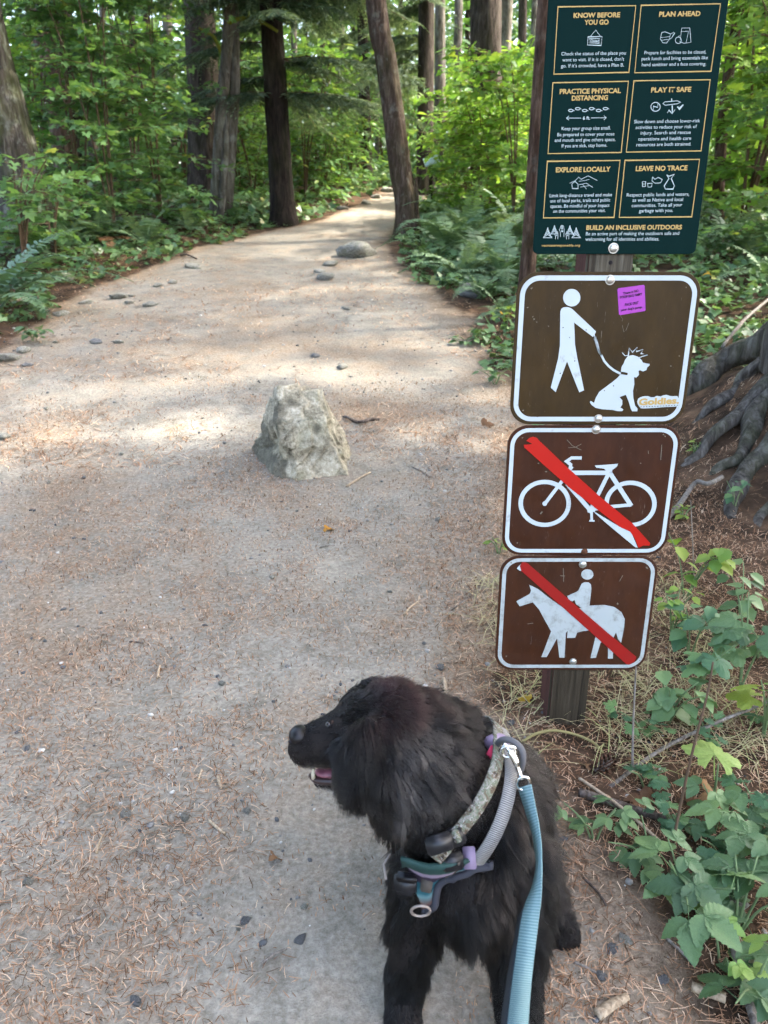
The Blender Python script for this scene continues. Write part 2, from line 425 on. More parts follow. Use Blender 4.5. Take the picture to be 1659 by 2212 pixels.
def dome_bolt(parent, pos_px, r=.0085, mat='zinc'):
    c = sp(*pos_px, .0012); bm = bmesh.new()
    bmesh.ops.create_uvsphere(bm, u_segments=20, v_segments=10, radius=r)
    bmesh.ops.delete(bm, geom=[v for v in bm.verts if v.co.z < -1e-5], context='VERTS')
    for v in bm.verts: v.co = Vector((c[0] + v.co.x, c[1] - v.co.z * .55, c[2] + v.co.y))
    bmesh.ops.recalc_face_normals(bm, faces=bm.faces)
    washer = bmesh.ops.create_circle(bm, cap_ends=True, segments=20, radius=r * 1.25)
    for v in washer['verts']: v.co = Vector((c[0] + v.co.x, c[1] + .0003, c[2] + v.co.y))
    return kid('bolt', bm_mesh('bolt', bm, MT[mat], True), parent)
def put(name, parts, mat, parent, label=None):
    V, F = join(parts); return kid(name, mesh_np(name, V, F, MT[mat]), parent, label)
def panel(label, mat, l, r_, t, b, rad, white='white', inset=.0065, bw=.0105):
    x0 = np.mean([sp(*p)[0] for p in l]); x1 = np.mean([sp(*p)[0] for p in r_]); z1 = sp(1290, t)[2]; z0 = sp(1290, b)[2]
    o = kid('sign_panel', panel_mesh('sign_panel', x0, x1, z0, z1, rad, MT[mat]), SIGN, label)
    if white: kid('border', ring_mesh('border', x0 + inset, x1 - inset, z0 + inset, z1 - inset, rad - inset * .7, bw, MT[white]), o)
    return o
def scuffs(pts, fn, parent, mat='scratch', s=3.0):
    for (x, y) in pts:
        put('scuff', [poly([fn(x + s * random.uniform(.5, 1.6) * math.cos(a_), y + s * random.uniform(.5, 1.6) * math.sin(a_)) for a_ in np.linspace(0, 5.4, 6)], .0009)], mat, parent)
def scratches(parts, parent):
    for p_ in parts: put('scratch', [p_], 'scratch', parent)

# --- dog on leash sign
S1 = panel('brown sign with a white walker leading a sitting dog on a leash, pink sticker', 'brown1',
           [(1117, 651), (1101.5, 881)], [(1513.6, 640), (1476, 888)], 588, 916, .046)
O1, O2, O3 = .0006, .0012, .0018
man = [(430, 290), (436, 274), (450, 265), (470, 263), (488, 267), (505, 279), (642, 408), (624, 441), (512, 355), (518, 490), (530, 560), (571, 756), (542, 768), (470, 585), (403, 766), (374, 740), (418, 565), (428, 490)]
put('walker_symbol', [poly([cr4(*p) for p in man], O1), poly([cr4(*p) for p in ell(498, 208, 51, 52)], O1)], 'white', S1)
dogp = [(812, 577), (830, 553), (860, 547), (890, 557), (910, 575), (919, 592), (940, 597), (959, 600), (957, 611), (945, 618), (940, 636), (920, 644), (902, 637), (893, 641), (895, 665), (880, 680), (866, 678), (868, 720), (860, 760), (862, 800), (872, 845), (888, 865), (885, 880), (855, 880), (847, 866), (836, 828), (818, 782), (780, 796), (797, 815), (797, 840), (785, 858), (804, 868), (797, 879), (770, 879), (740, 872), (680, 868), (640, 860), (615, 842), (604, 826), (610, 818), (630, 830), (640, 800), (660, 765), (700, 735), (740, 705), (765, 685), (787, 660), (789, 638), (793, 615), (806, 596)]
put('dog_symbol', [poly([cr4(*p) for p in dogp], O1)], 'white', S1)
put('collar_mark', [poly([cr4(*p) for p in [(789, 644), (829, 653), (826, 666), (788, 660)]], O2)], 'dark', S1)
put('leash_line', [stroke([cr4(*p) for p in [(672, 545), (690, 583), (715, 612), (745, 636), (786, 658)]], 4.6, O1)], 'white', S1)
lw = []
for k in range(9):
    o_ = random.uniform(-14, 12)
    lw.append(stroke([cr4(640 + o_ * .8 + random.uniform(-4, 4), 425 + k * 3), cr4(652 + o_, 480), cr4(664 + o_ * .6, 520 + k * 2), cr4(676 + o_ * .2, 550)], random.uniform(.6, 1.3), O1))
put('scratched_leash', lw, 'white', S1)
put('scratched_crown', [stroke([cr4(*p) for p in [(796, 533), (812, 551), (832, 549), (838, 505), (856, 531), (886, 500), (879, 527), (920, 514), (906, 538), (946, 545), (884, 566)]], 1.5, O2)], 'white', S1)
scratches([stroke([cr4(*p) for p in [(797, 372), (806, 410), (818, 402), (836, 356)]], .8, O1), stroke([cr4(*p) for p in [(780, 305), (800, 335), (795, 350)]], .6, O1)], S1)
scuffs([(262, 150), (258, 155), (1175, 148), (210, 875), (1062, 870), (237, 266), (268, 321), (276, 333), (272, 338), (290, 352), (361, 377), (1133, 553), (1082, 611)], cr4, S1, s=4)
scuffs([(446, 384), (485, 444), (583, 398), (515, 582), (690, 757), (745, 729), (295, 912), (490, 838), (430, 655)], cr4, S1, 'dark', 3.2)
# magenta sticker with handwriting-like print
tl, tr_, br_, bl = (768, 157), (927, 133), (934, 284), (779, 311)
st = put('sticker', [poly([cr4(*p) for p in [(772, 153), (922, 132), (929, 137), (934, 280), (930, 287), (784, 311), (777, 307), (768, 160)]], O1)], 'pink', S1, 'square magenta sticker with black writing')

# --- text helper: lines given by left/right ends in picture px and cap height
_txt = []
def text_geo(s, bold):
    cu = bpy.data.curves.new('txt', 'FONT'); cu.body = s; cu.size = 1; cu.offset = bold; cu.resolution_u = 3
    ob = bpy.data.objects.new('txt', cu); COL.objects.link(ob)
    dg = bpy.context.evaluated_depsgraph_get(); me = bpy.data.meshes.new_from_object(ob.evaluated_get(dg))
    me.calc_loop_triangles(); V = np.array([v.co[:] for v in me.vertices]); F = np.array([t.vertices[:] for t in me.loop_triangles])
    bpy.data.objects.remove(ob); bpy.data.curves.remove(cu); bpy.data.meshes.remove(me)
    return V, F
_h = text_geo('H', 0.0)[0]; CAP = _h[:, 1].max() - _h[:, 1].min()
def line(s, p0, p1, cap_px, off, bold=.012):           # p0/p1: left and right end of the baseline, px
    V, F = text_geo(s, bold); a_, b_ = sp(*p0, off), sp(*p1, off)
    ex = b_ - a_; L = np.linalg.norm(ex); ex = ex / L; ez = np.array([-ex[2], 0, ex[0]])
    x0, x1 = V[:, 0].min(), V[:, 0].max(); capm = np.linalg.norm(sp(*p0) - sp(p0[0], p0[1] - cap_px))
    W = a_ + ((V[:, 0] - x0) * L / (x1 - x0))[:, None] * ex + (V[:, 1] * capm / CAP)[:, None] * ez
    n = np.cross(W[F[:, 1]] - W[F[:, 0]], W[F[:, 2]] - W[F[:, 0]])[:, 1]
    F = np.where((n > 0)[:, None], F[:, ::-1], F); return W, F
def l3(s, x0, x1, yc, cap, bold=.012, tilt=-.016):
    yb = yc + cap * .5; return line(s, cr3(x0, yb - tilt * (x1 - x0) / 2), cr3(x1, yb + tilt * (x1 - x0) / 2), cap * .3327, .0009, bold)
def l4(s, x0, y0, x1, y1, cap, off, bold=.03): return line(s, cr4(x0, y0), cr4(x1, y1), cap * .3652, off, bold)
put('sticker_writing', [l4('There is NO', 802, 190, 893, 173, 14, O2), l4('POOP BAG FAIRY', 784, 214, 915, 193, 14, O2), l4('PACK OUT', 812, 258, 893, 245, 15, O2), l4("your dog's poop.", 787, 288, 915, 268, 13, O2)], 'black', st)
gs = [(884, 822), (890, 805), (905, 795), (925, 790), (950, 790), (965, 797), (985, 796), (1000, 788), (1022, 792), (1040, 785), (1060, 782), (1072, 787), (1090, 790), (1122, 789), (1127, 800), (1136, 812), (1137, 828), (1132, 838), (1126, 850), (1100, 853), (1060, 854), (1020, 857), (980, 860), (930, 863), (905, 862), (896, 850), (888, 838)]
st2 = put('sticker', [poly([cr4(*p) for p in gs], O2)], 'white', S1, 'white cut-out sticker with gold lettering')
put('gold_lettering', [l4('Goldies.', 892, 843, 1131, 832, 36, O3, .045)], 'gold', st2)
put('fine_print', [stroke([cr4(903 + 16.5 * i, 854 - i * .75), cr4(911 + 16.5 * i, 853 - i * .75)], 1.3, O3) for i in range(14)], 'dark', st2)
dome_bolt(S1, cr4(725, 103)); dome_bolt(S1, cr4(655, 923), .008)

# --- no bicycles sign
S2 = panel('red-brown sign with a white bicycle struck out by a peeling red bar', 'brown2',
           [(1095, 982), (1087, 1154)], [(1468, 964), (1440, 1176)], 919.5, 1198, .046, inset=.0055, bw=.0095)
k5 = .3652
def s5(pts, wd, off=O1, closed=False): return stroke([cr5(*p) for p in pts], wd * k5, off, closed)
bike = [s5(ell(338, 537, 142, 127, 48), 25, closed=True), s5(ell(845, 540, 142, 125, 48), 25, closed=True),
        s5([(338, 540), (437, 410), (480, 345), (500, 318)], 20, .0007), poly([cr5(*p) for p in ell(338, 538, 14, 14, 14)], .0009),
        s5([(557, 268), (496, 268), (468, 288), (492, 308), (488, 330)], 19, .0008), s5([(490, 356), (722, 356)], 26, .0008),
        poly([cr5(*p) for p in [(634, 312), (690, 309), (771, 302), (766, 318), (737, 340), (738, 358), (704, 350), (690, 332), (642, 325)]], .0010),
        s5([(716, 360), (600, 592)], 23, .0009), s5([(722, 355), (850, 552)], 25, .0010), s5([(600, 575), (735, 555), (850, 545)], 20, .0011),
        s5([(470, 420), (612, 582)], 24, .0007), s5([(614, 572), (616, 640)], 15, .0010), s5([(600, 640), (633, 640)], 9, .0011), s5([(590, 575), (636, 580)], 16, .0012)]
put('bicycle_symbol', bike, 'white', S2)
put('torn_white_backing', [poly([cr5(*p) for p in [(640, 590), (780, 674), (845, 700), (888, 798), (872, 795), (700, 652), (630, 590)]], .0015)], 'white', S2)
put('red_bar', [poly([cr5(*p) for p in [(229, 166), (246, 150), (268, 142), (291, 149), (302, 162), (470, 322), (655, 488), (857, 655), (962, 772), (955, 786), (921, 785), (892, 798), (868, 740), (842, 703), (782, 676), (700, 612), (480, 440), (217, 206), (213, 190), (262, 186), (260, 182)]], .0018)], 'red', S2)
scratches([s5([(470, 160), (500, 195), (555, 222)], 3), s5([(555, 185), (520, 205), (478, 208)], 3), s5([(1030, 190), (1024, 280)], 4), s5([(950, 225), (952, 245)], 3), s5([(312, 600), (324, 585)], 8)], S2)
scuffs([(207, 150), (1040, 130), (1050, 140), (345, 350), (175, 770), (300, 300), (905, 300)], cr5, S2, s=5)
dome_bolt(S2, cr5(642, 100)); dome_bolt(S2, cr5(573, 822), .0065, 'rust')

# --- no horses sign
S3 = panel('rust-brown sign with a white horse and rider struck out by a red bar', 'brown3',
           [(1080, 1219), (1072, 1409)], [(1420, 1241), (1394, 1420)], 1201, 1446.5, .046, 'white_dirty', .0055, .0095)
horse = [(170, 1116), (248, 1073), (257, 1052), (246, 1018), (300, 1044), (360, 1092), (430, 1142), (520, 1162), (600, 1141), (690, 1137), (750, 1150), (792, 1180), (812, 1222), (808, 1270), (790, 1362), (772, 1340), (760, 1300), (745, 1330), (741, 1455), (712, 1455), (712, 1395), (695, 1345), (668, 1362), (641, 1450), (608, 1452), (634, 1345), (640, 1310), (600, 1288), (560, 1293), (530, 1302), (518, 1332), (470, 1333), (474, 1292), (463, 1302), (455, 1450), (425, 1450), (411, 1335), (350, 1446), (318, 1446), (376, 1294), (345, 1240), (305, 1165), (268, 1122), (190, 1146)]
rider = [(470, 1085), (535, 1055), (548, 1030), (556, 1012), (572, 1003), (597, 1003), (611, 1015), (614, 1040), (609, 1090), (603, 1140), (565, 1162), (522, 1132), (515, 1108), (500, 1116), (480, 1106)]
put('horse_symbol', [poly([cr5(*p) for p in horse], O1)], 'white_dirty', S3)
put('rider_symbol', [poly([cr5(*p) for p in rider], .0009), poly([cr5(*p) for p in ell(590, 957, 36, 31)], O1)], 'white_dirty', S3)
put('torn_white_backing', [poly([cr5(*p) for p in [(172, 921), (195, 896), (206, 900), (205, 938), (190, 934)]], .0013)], 'white', S3)
put('red_bar', [poly([cr5(*p) for p in [(190, 906), (205, 884), (222, 883), (238, 891), (500, 1120), (700, 1292), (880, 1444), (868, 1474), (836, 1490), (822, 1488), (500, 1200), (200, 936)]], .0018)], 'red2', S3)
scratches([s5([(448, 920), (450, 1000)], 3), s5([(430, 965), (458, 966)], 3), s5([(800, 963), (780, 998)], 3), s5([(235, 1250), (270, 1245)], 4)], S3)
scuffs([(140, 888), (940, 915), (945, 922), (112, 1440), (900, 1465), (770, 1130)], cr5, S3, s=5)
dome_bolt(S3, cr5(563, 897), .0078); dome_bolt(S3, cr5(505, 1472), .0078)

# --- green hiking advice sign
gx0 = np.mean([sp(1185, 0)[0], sp(1153, 530)[0]]); gx1 = np.mean([sp(1570, 10)[0], sp(1505.5, 530)[0]])
gz0, gz1_ = sp(1330, 548)[2], sp(1330, -110)[2]
S4 = kid('sign_panel', panel_mesh('sign_panel', gx0, gx1, gz0, gz1_, .012, MT['green']), SIGN, 'dark green sign with gold headings and six boxed hiking rules')
boxes = [[(295, 45), (800, 37), (755, 470), (268, 482)], [(835, 35), (1350, 25), (1288, 463), (793, 473)], [(262, 538), (752, 528), (705, 990), (230, 998)],
         [(788, 525), (1283, 518), (1223, 980), (738, 988)], [(226, 1048), (698, 1042), (658, 1412), (200, 1415)], [(730, 1042), (1214, 1035), (1163, 1408), (692, 1412)]]
heads = [[('KNOW BEFORE', 395, 697, 99), ('YOU GO', 465, 622, 145)], [('PLAN AHEAD', 950, 1218, 91)], [('PRACTICE PHYSICAL', 305, 702, 592), ('DISTANCING', 383, 618, 636)],
         [('PLAY IT SAFE', 898, 1158, 583)], [('EXPLORE LOCALLY', 280, 635, 1101)], [('LEAVE NO TRACE', 798, 1133, 1093)]]
bodies = [[('Check the status of the place you', 316, 735, 347), ("want to visit. If it is closed, don't", 322, 723, 386), ("go. If it's crowded, have a Plan B.", 314, 722, 425)],
          [('Prepare for facilities to be closed,', 855, 1255, 340), ('pack lunch and bring essentials like', 837, 1267, 378), ('hand sanitizer and a face covering.', 838, 1255, 417)],
          [('Keep your group size small.', 318, 635, 833), ('Be prepared to cover your nose', 290, 660, 872), ('and mouth and give others space.', 273, 667, 908), ('If you are sick, stay home.', 318, 612, 945)],
          [('Slow down and choose lower-risk', 788, 1215, 787), ('activities to reduce your risk of', 798, 1195, 824), ('injury. Search and rescue', 830, 1155, 861), ('operations and health care', 815, 1158, 900), ('resources are both strained.', 803, 1158, 937)],
          [('Limit long-distance travel and make', 240, 645, 1267), ('use of local parks, trails and public', 243, 633, 1301), ('spaces. Be mindful of your impact', 245, 628, 1336), ('on the communities your visit.', 262, 603, 1369)],
          [('Respect public lands and waters,', 740, 1146, 1263), ('as well as Native and local', 778, 1105, 1297), ('communities. Take all your', 772, 1100, 1332), ('garbage with you.', 820, 1040, 1367)]]
def ic(pts, wd=3.2, closed=False): return stroke([cr3(*p) for p in pts], wd * .3327, O1, closed)
def icf(pts): return poly([cr3(*p) for p in pts], O1)
fish = lambda x, y: [ic(ell(x, y, 15, 8, 10), 5, True), ic([(x + 14, y - 3), (x + 24, y + 3)], 4)]
def tree_i(x, y, s):
    out = []
    for k in range(5): out.append(ic([(x - s * (.12 + .2 * k), y + k * s * .42), (x, y - s * .35 + k * s * .36), (x + s * (.12 + .2 * k), y + k * s * .42)], 4.5))
    return out + [ic([(x - s, y + 1.8 * s), (x + s, y + 1.8 * s)], 4)]
def hand_i(x, y, s):
    out = [ic([(x - .5 * s, y + 2.2 * s), (x - .55 * s, y + .6 * s), (x - .9 * s, y), (x - .6 * s, y - .2 * s), (x - .4 * s, y - s), (x + .4 * s, y - s), (x + .6 * s, y), (x + .5 * s, y + 2.2 * s)], 3)]
    for d in (-.2, 0, .2): out.append(ic([(x + d * s, y - 1.3 * s), (x + d * s, y)], 3))
    return out + [icf([(x, y + .9 * s), (x - .35 * s, y + .45 * s), (x - .18 * s, y + .25 * s), (x, y + .38 * s), (x + .18 * s, y + .25 * s), (x + .35 * s, y + .45 * s)])]
icons = [[ic([(490, 240), (582, 238), (574, 296), (486, 292)], 4, True), ic([(502, 240), (540, 196), (572, 239)], 3), ic([(498, 253), (566, 251), (562, 281), (497, 279)], 2.5, True), l3('Closed', 504, 560, 266, 16, .02)],
         [ic([(962, 240), (968, 212), (990, 207), (1024, 220), (1020, 250), (1000, 280), (975, 278), (960, 255)], 3.5, True), ic([(1024, 222), (1045, 210), (1052, 216), (1030, 250), (1020, 255)], 3), ic([(962, 245), (1020, 238)], 2.5), ic([(966, 262), (1012, 256)], 2.5),
          ic([(1098, 183), (1150, 182), (1158, 275), (1112, 282), (1085, 270)], 3), ic([(1098, 183), (1088, 262)], 3), ic([(1092, 205), (1142, 203)], 2.5), ic([(1142, 203), (1125, 282)], 2.5), ic(ell(1076, 262, 20, 21, 16), 3.5, True), ic([(1076, 240), (1084, 232)], 3)],
         sum([fish(378 + 45 * i, 718 if i % 2 == 0 else 706) for i in range(6)], []) + [ic([(350, 767), (445, 767)], 4), ic([(510, 766), (608, 765)], 4), ic([(366, 753), (350, 767), (366, 781)], 4), ic([(592, 752), (608, 765), (592, 780)], 4), l3('6 ft.', 455, 503, 767, 20, .03)],
         [ic(ell(928, 694, 30, 29, 22), 5, True), ic([(914, 712), (915, 690), (943, 698), (943, 675)], 4), ic([(976, 672), (988, 662), (1070, 655), (1090, 664), (1072, 674), (990, 684)], 4, True), ic([(1032, 640), (1034, 656)], 6), ic([(1036, 684), (1038, 735)], 8), ic([(1005, 735), (1015, 715), (1035, 738), (1055, 712)], 4), ic([(1070, 692), (1082, 708), (1108, 680)], 8)],
         [ic([(370, 1190), (405, 1175), (430, 1150), (445, 1165), (490, 1142), (550, 1172)], 3), ic([(430, 1178), (470, 1172), (500, 1165)], 2.5), ic([(385, 1195), (405, 1178), (425, 1196), (425, 1225), (388, 1225), (385, 1195)], 4), ic([(430, 1200), (480, 1190), (522, 1218)], 3), ic([(440, 1215), (500, 1205)], 2.5), ic([(455, 1198), (480, 1228)], 2.5)],
         [ic([(842, 1180), (864, 1180), (862, 1212), (844, 1212)], 4, True), ic([(845, 1195), (862, 1195)], 3), ic([(876, 1192), (906, 1190), (902, 1214), (880, 1216)], 3.5, True), ic([(908, 1150), (925, 1165), (945, 1152), (972, 1166), (960, 1188), (925, 1190), (905, 1175)], 4, True), ic([(1000, 1135), (1015, 1145), (1050, 1133), (1030, 1160), (1050, 1205), (1042, 1228), (992, 1228), (984, 1208), (1015, 1160), (1000, 1135)], 5)]]
for b_, h_, t_, i_ in zip(boxes, heads, bodies, icons):
    fr = put('box_frame', [stroke([cr3(*p) for p in b_], 6.5 * .3327, O1, True)], 'gold', S4)
    put('heading', [l3(s_, x0, x1, y, 30, .035) for s_, x0, x1, y in h_], 'gold', S4)
    put('rule_text', [l3(s_, x0, x1, y, 22, .004) for s_, x0, x1, y in t_], 'print', S4)
    put('line_drawing', i_, 'print', S4)
put('heading', [l3('BUILD AN INCLUSIVE OUTDOORS', 478, 1098, 1477, 28, .035, -.006)], 'gold', S4)
put('rule_text', [l3('Be an active part of making the outdoors safe and', 475, 1080, 1516, 22, .004, -.006), l3('welcoming for all identities and abilities.', 472, 950, 1552, 22, .004, -.004)], 'print', S4)
put('web_address', [l3('recreateresponsibly.org', 190, 438, 1593, 15, .012, -.004)], 'gold', S4)
put('trees_and_hands_emblem', tree_i(228, 1490, 30) + tree_i(272, 1474, 25) + tree_i(372, 1474, 25) + tree_i(413, 1490, 30) + hand_i(322, 1490, 22) + hand_i(286, 1520, 15) + hand_i(357, 1520, 15), 'print', S4)
dome_bolt(S4, cr3(655, 1612), .0088)

# ------------------------------------------------------------------ the dog
def sphere_geo(sub):
    bm = bmesh.new(); bmesh.ops.create_icosphere(bm, subdivisions=sub, radius=1)
    bm.verts.index_update(); V = np.array([v.co[:] for v in bm.verts]); F = np.array([[v.index for v in f.verts] for f in bm.faces]); bm.free(); return V, F
ICO2, ICO3 = sphere_geo(2), sphere_geo(3)
def chain(pts, sq=(1, 1, 1)):                          # [(x, y, z, r)] -> overlapping spheres
    out = []; pts = np.asarray(pts, float)
    for a_, b_ in zip(pts[:-1], pts[1:]):
        L = np.linalg.norm(b_[:3] - a_[:3]); n = max(2, int(L / (min(a_[3], b_[3]) * .35)) + 1)
        for t in np.linspace(0, 1, n):
            q = a_ + (b_ - a_) * t; out.append((ICO2[0] * q[3] * np.array(sq) + q[:3], ICO2[1]))
    return out
DG = []
DG += chain([(.190, 1.06, .340, .080), (.205, 1.20, .255, .088), (.245, 1.35, .125, .100)])          # back
DG += chain([(.160, 1.01, .300, .098), (.140, .965, .260, .082)])                                   # chest
DG += chain([(.150, 1.02, .370, .095), (.080, .995, .440, .088), (.028, .985, .515, .072)])         # neck
DG += chain([(.185, 1.06, .385, .058), (.105, 1.045, .465, .060), (.040, 1.0, .535, .060)])         # nape
DG += chain([(.008, .985, .552, .064), (-.028, .977, .550, .056)])                                  # skull
DG += chain([(-.050, .972, .543, .045), (-.085, .966, .532, .038), (-.108, .963, .528, .032), (-.117, .962, .524, .029)])   # muzzle
DG += chain([(-.03, .970, .478, .034), (-.070, .964, .470, .021), (-.097, .962, .466, .014)])       # lower jaw
DG += chain([(.000, .955, .500, .055), (.042, .955, .440, .062), (.078, .950, .375, .052)])         # cheek, throat ruff
DG += chain([(-.022, .932, .580, .022), (-.042, .922, .542, .032), (-.042, .914, .505, .035), (-.036, .909, .482, .026)], (1, .55, 1))   # near ear
DG += chain([(-.022, 1.030, .580, .022), (-.045, 1.045, .540, .030), (-.045, 1.052, .498, .030)], (1, .55, 1))                           # far ear
DG += chain([(.085, .985, .270, .070), (.055, .968, .180, .045), (.040, .958, .090, .037), (.035, .948, .036, .036), (.031, .925, .026, .030)])
DG += chain([(.212, .985, .290, .062), (.214, .940, .180, .046), (.217, .910, .090, .038), (.218, .885, .036, .036), (.218, .858, .026, .030)])
DG += chain([(.245, 1.22, .120, .080), (.262, 1.14, .085, .056), (.312, 1.115, .038, .038), (.332, 1.080, .028, .033)])
DG += chain([(.165, 1.25, .120, .085), (.160, 1.16, .080, .060), (.150, 1.13, .032, .034)])
DG += chain([(.29, 1.42, .08, .05), (.25, 1.50, .05, .04), (.18, 1.58, .04, .025)])                # tail
for (px_, py_) in ((.031, .925), (.218, .858), (.332, 1.080)):
    for k in (-1.5, -.5, .5, 1.5):
        DG.append((ICO2[0] * np.array([.0098, .016, .012]) + np.array([px_ + k * .0155, py_ - .020 + abs(k) * .006, .017]), ICO2[1]))
Vd, Fd = join(DG); Vd[:, 2] = np.maximum(Vd[:, 2], .003)
tmp = bpy.data.objects.new('tmp', mesh_np('tmp', Vd, Fd)); COL.objects.link(tmp)
md = tmp.modifiers.new('r', 'REMESH'); md.mode = 'VOXEL'; md.voxel_size = .0055; md.use_smooth_shade = True
ms = tmp.modifiers.new('s', 'SMOOTH'); ms.factor = .5; ms.iterations = 5
dg = bpy.context.evaluated_depsgraph_get(); dme = bpy.data.meshes.new_from_object(tmp.evaluated_get(dg)); bpy.data.objects.remove(tmp)
dme.name = 'dog'
DV = np.array([v.co[:] for v in dme.vertices]); DP = [p.vertices[:] for p in dme.polygons]
DBVH = BVHTree.FromPolygons([Vector(v) for v in DV], DP)
M = Mat('dog_skin', .6, .25); M.color(M.ramp(M.noise(40, 4), [(.3, (.006, .005, .005)), (.7, (.016, .013, .012))])); M.bump(M.noise(220, 2), .4, .002)
M.b.inputs['Specular IOR Level'].default_value = .1; MT['skin'] = M.m; dme.materials.append(M.m)
dme.polygons.foreach_set('use_smooth', np.ones(len(dme.polygons), bool))
DOG = obj('dog', dme, None, 'large black long-haired dog sitting on the trail, head turned left, wearing a harness', 'dog')

def on(u, v, off=0.0):                                  # the dog's coat under a picture point
    r = Vector(ray(u, v)).normalized(); h = DBVH.ray_cast(Vector(C0), r)
    if h[0] is None:
        h = DBVH.find_nearest(Vector(C0) + r * 1.25)
    return h[0] + h[1] * off, h[1]
MT['wet_black'] = plain('wet_black', (.006, .005, .006), .42, .35)
MT['eye'] = plain('eye_brown', (.015, .007, .004), .06, .6)
MT['lid'] = plain('eyelid_brown', (.05, .03, .022), .7, .15)
M = Mat('tongue_pink', .35, .45); M.color(M.ramp(M.noise(90, 4), [(.35, (.16, .05, .07)), (.65, (.33, .12, .15))])); MT['tongue'] = M.m
MT['lip'] = plain('dark_lip', (.035, .018, .018), .3, .45)
MT['tooth'] = plain('tooth_ivory', (.62, .56, .42), .3, .5)
def blob(name, c, s, mat, parent, rot=None, label=None):
    V = ICO3[0] * np.array(s)
    if rot is not None: V = V @ np.array(rot.to_matrix()).T
    return kid(name, mesh_np(name, V + np.array(c), ICO3[1], MT[mat], smooth=True), parent, label)
from mathutils import Euler
nose = blob('nose', (-.1270, .962, .5475), (.0150, .0175, .0130), 'wet_black', DOG, Euler((0, R(-20), 0)))
blob('nostril', (-.1385, .9505, .5435), (.0032, .0026, .0024), 'black', nose)
ep, en = on(708, 1564)
eye = blob('eye', ep - en * .0052, (.0066, .0066, .0066), 'eye', DOG)
blob('eyelid', ep - en * .003 + Vector((.006, 0, .002)), (.003, .004, .006), 'lid', eye)
V, F = tube(spline([(-.03, .965, .486), (-.06, .960, .489), (-.085, .957, .487), (-.103, .957, .482)], 14), np.array([.016] * 8 + [.016, .015, .014, .012, .009, .004]), 12)
V[:, 2] = .486 + (V[:, 2] - .486) * .45
kid('tongue', mesh_np('tongue', V, F, MT['tongue'], smooth=True), DOG)
V, F = tube(spline([(-.04, .944, .480), (-.075, .946, .476), (-.1, .951, .474), (-.110, .962, .475)], 16), .006, 8)
kid('lower_lip', mesh_np('lower_lip', V, F, MT['lip'], smooth=True), DOG)
V, F = tube([(-.106, .952, .476), (-.1065, .951, .486), (-.106, .951, .494)], [.0035, .003, .001], 8)
kid('tooth', mesh_np('tooth', V, F, MT['tooth'], smooth=True), DOG)

# ---- collar, harness, leash
def loop_on(pix, ctr, off, n=72, smooth=3):             # closed ring round the dog in the plane that fits the picked points
    H = np.array([on(u, v)[0][:] for u, v in pix]); c = np.array(ctr)
    Q = np.vstack([H, c[None]]); m = Q.mean(0); nrm = np.linalg.svd(Q - m)[2][2]
    c = c - nrm * (c - m).dot(nrm); a_ = np.cross(nrm, [0, 0, 1.0]); a_ /= np.linalg.norm(a_); b_ = np.cross(nrm, a_)
    pts = []
    for t in np.linspace(0, 2 * np.pi, n, endpoint=False):
        d = a_ * math.cos(t) + b_ * math.sin(t)
        h = DBVH.ray_cast(Vector(c + d * .34), Vector(-d)); p = np.array(h[0][:]) if h[0] is not None else c + d * .1
        pts.append(p + d * off)
    pts = np.array(pts)
    for _ in range(smooth): pts = (np.roll(pts, 1, 0) + 2 * pts + np.roll(pts, -1, 0)) / 4
    return pts, c, nrm
def band(pts, ctr, nrm, width, thick, zcut=-1.0):        # flat strap following a closed ring
    n = len(pts); V = []; sl_ = np.repeat(np.concatenate([[0], np.cumsum(np.linalg.norm(np.diff(pts, axis=0), axis=1))]), 4)
    for i, p in enumerate(pts):
        t = pts[(i + 1) % n] - pts[i - 1]; t /= np.linalg.norm(t)
        o = p - ctr; o -= t * o.dot(t); o -= nrm * o.dot(nrm) * 1.0; o /= np.linalg.norm(o)
        wv = np.cross(t, o); wv /= np.linalg.norm(wv)
        for a_, b_ in ((-1, 0), (1, 0), (1, 1), (-1, 1)): V.append(p + wv * a_ * width / 2 + o * b_ * thick)
    F = []
    for i in range(n):
        j = (i + 1) % n
        if pts[i][2] < zcut or pts[j][2] < zcut: continue
        for k in range(4):
            l = (k + 1) % 4; F += [[4 * i + k, 4 * i + l, 4 * j + l], [4 * i + k, 4 * j + l, 4 * j + k]]
    return np.array(V), np.array(F), sl_
def webbing(name, c1, c2, pitch=.003, rough=.7):
    M = Mat(name, rough, .3)
    f = M.math('MULTIPLY_ADD', M.math('SINE', M.math('MULTIPLY', M.attr('s'), 6.2832 / pitch)), .5); f.node.inputs[2].default_value = .5
    M.color(M.mix(M.math('MULTIPLY', M.noise(220, 3), .55), M.mix(f, c1, c2), c1)); M.bump(f, .25, .0006); return M.m
M = Mat('camouflage_webbing', .8, .15); v1 = M.noise(60, 4, None, .6, 1.5); v2 = M.noise(130, 3, None, .6, 2.0)
M.color(M.mix(M.ramp(v2, [(.56, (0, 0, 0)), (.60, (1, 1, 1))]), M.ramp(v1, [(.38, (.03, .026, .02)), (.46, (.12, .085, .06)), (.54, (.10, .13, .09)), (.62, (.20, .185, .16))]), (.28, .27, .25))); MT['camo'] = M.m
MT['grey_web'] = webbing('grey_webbing', (.05, .049, .047), (.42, .41, .395), .0030)
MT['teal_web'] = webbing('teal_webbing', (.075, .155, .17), (.20, .30, .315), .0042)
MT['teal_back'] = webbing('leash_backing', (.012, .016, .022), (.03, .04, .05))
MT['plastic'] = plain('black_plastic', (.012, .012, .014), .38, .45)
MT['piping'] = plain('dark_piping', (.035, .036, .045), .75, .25)
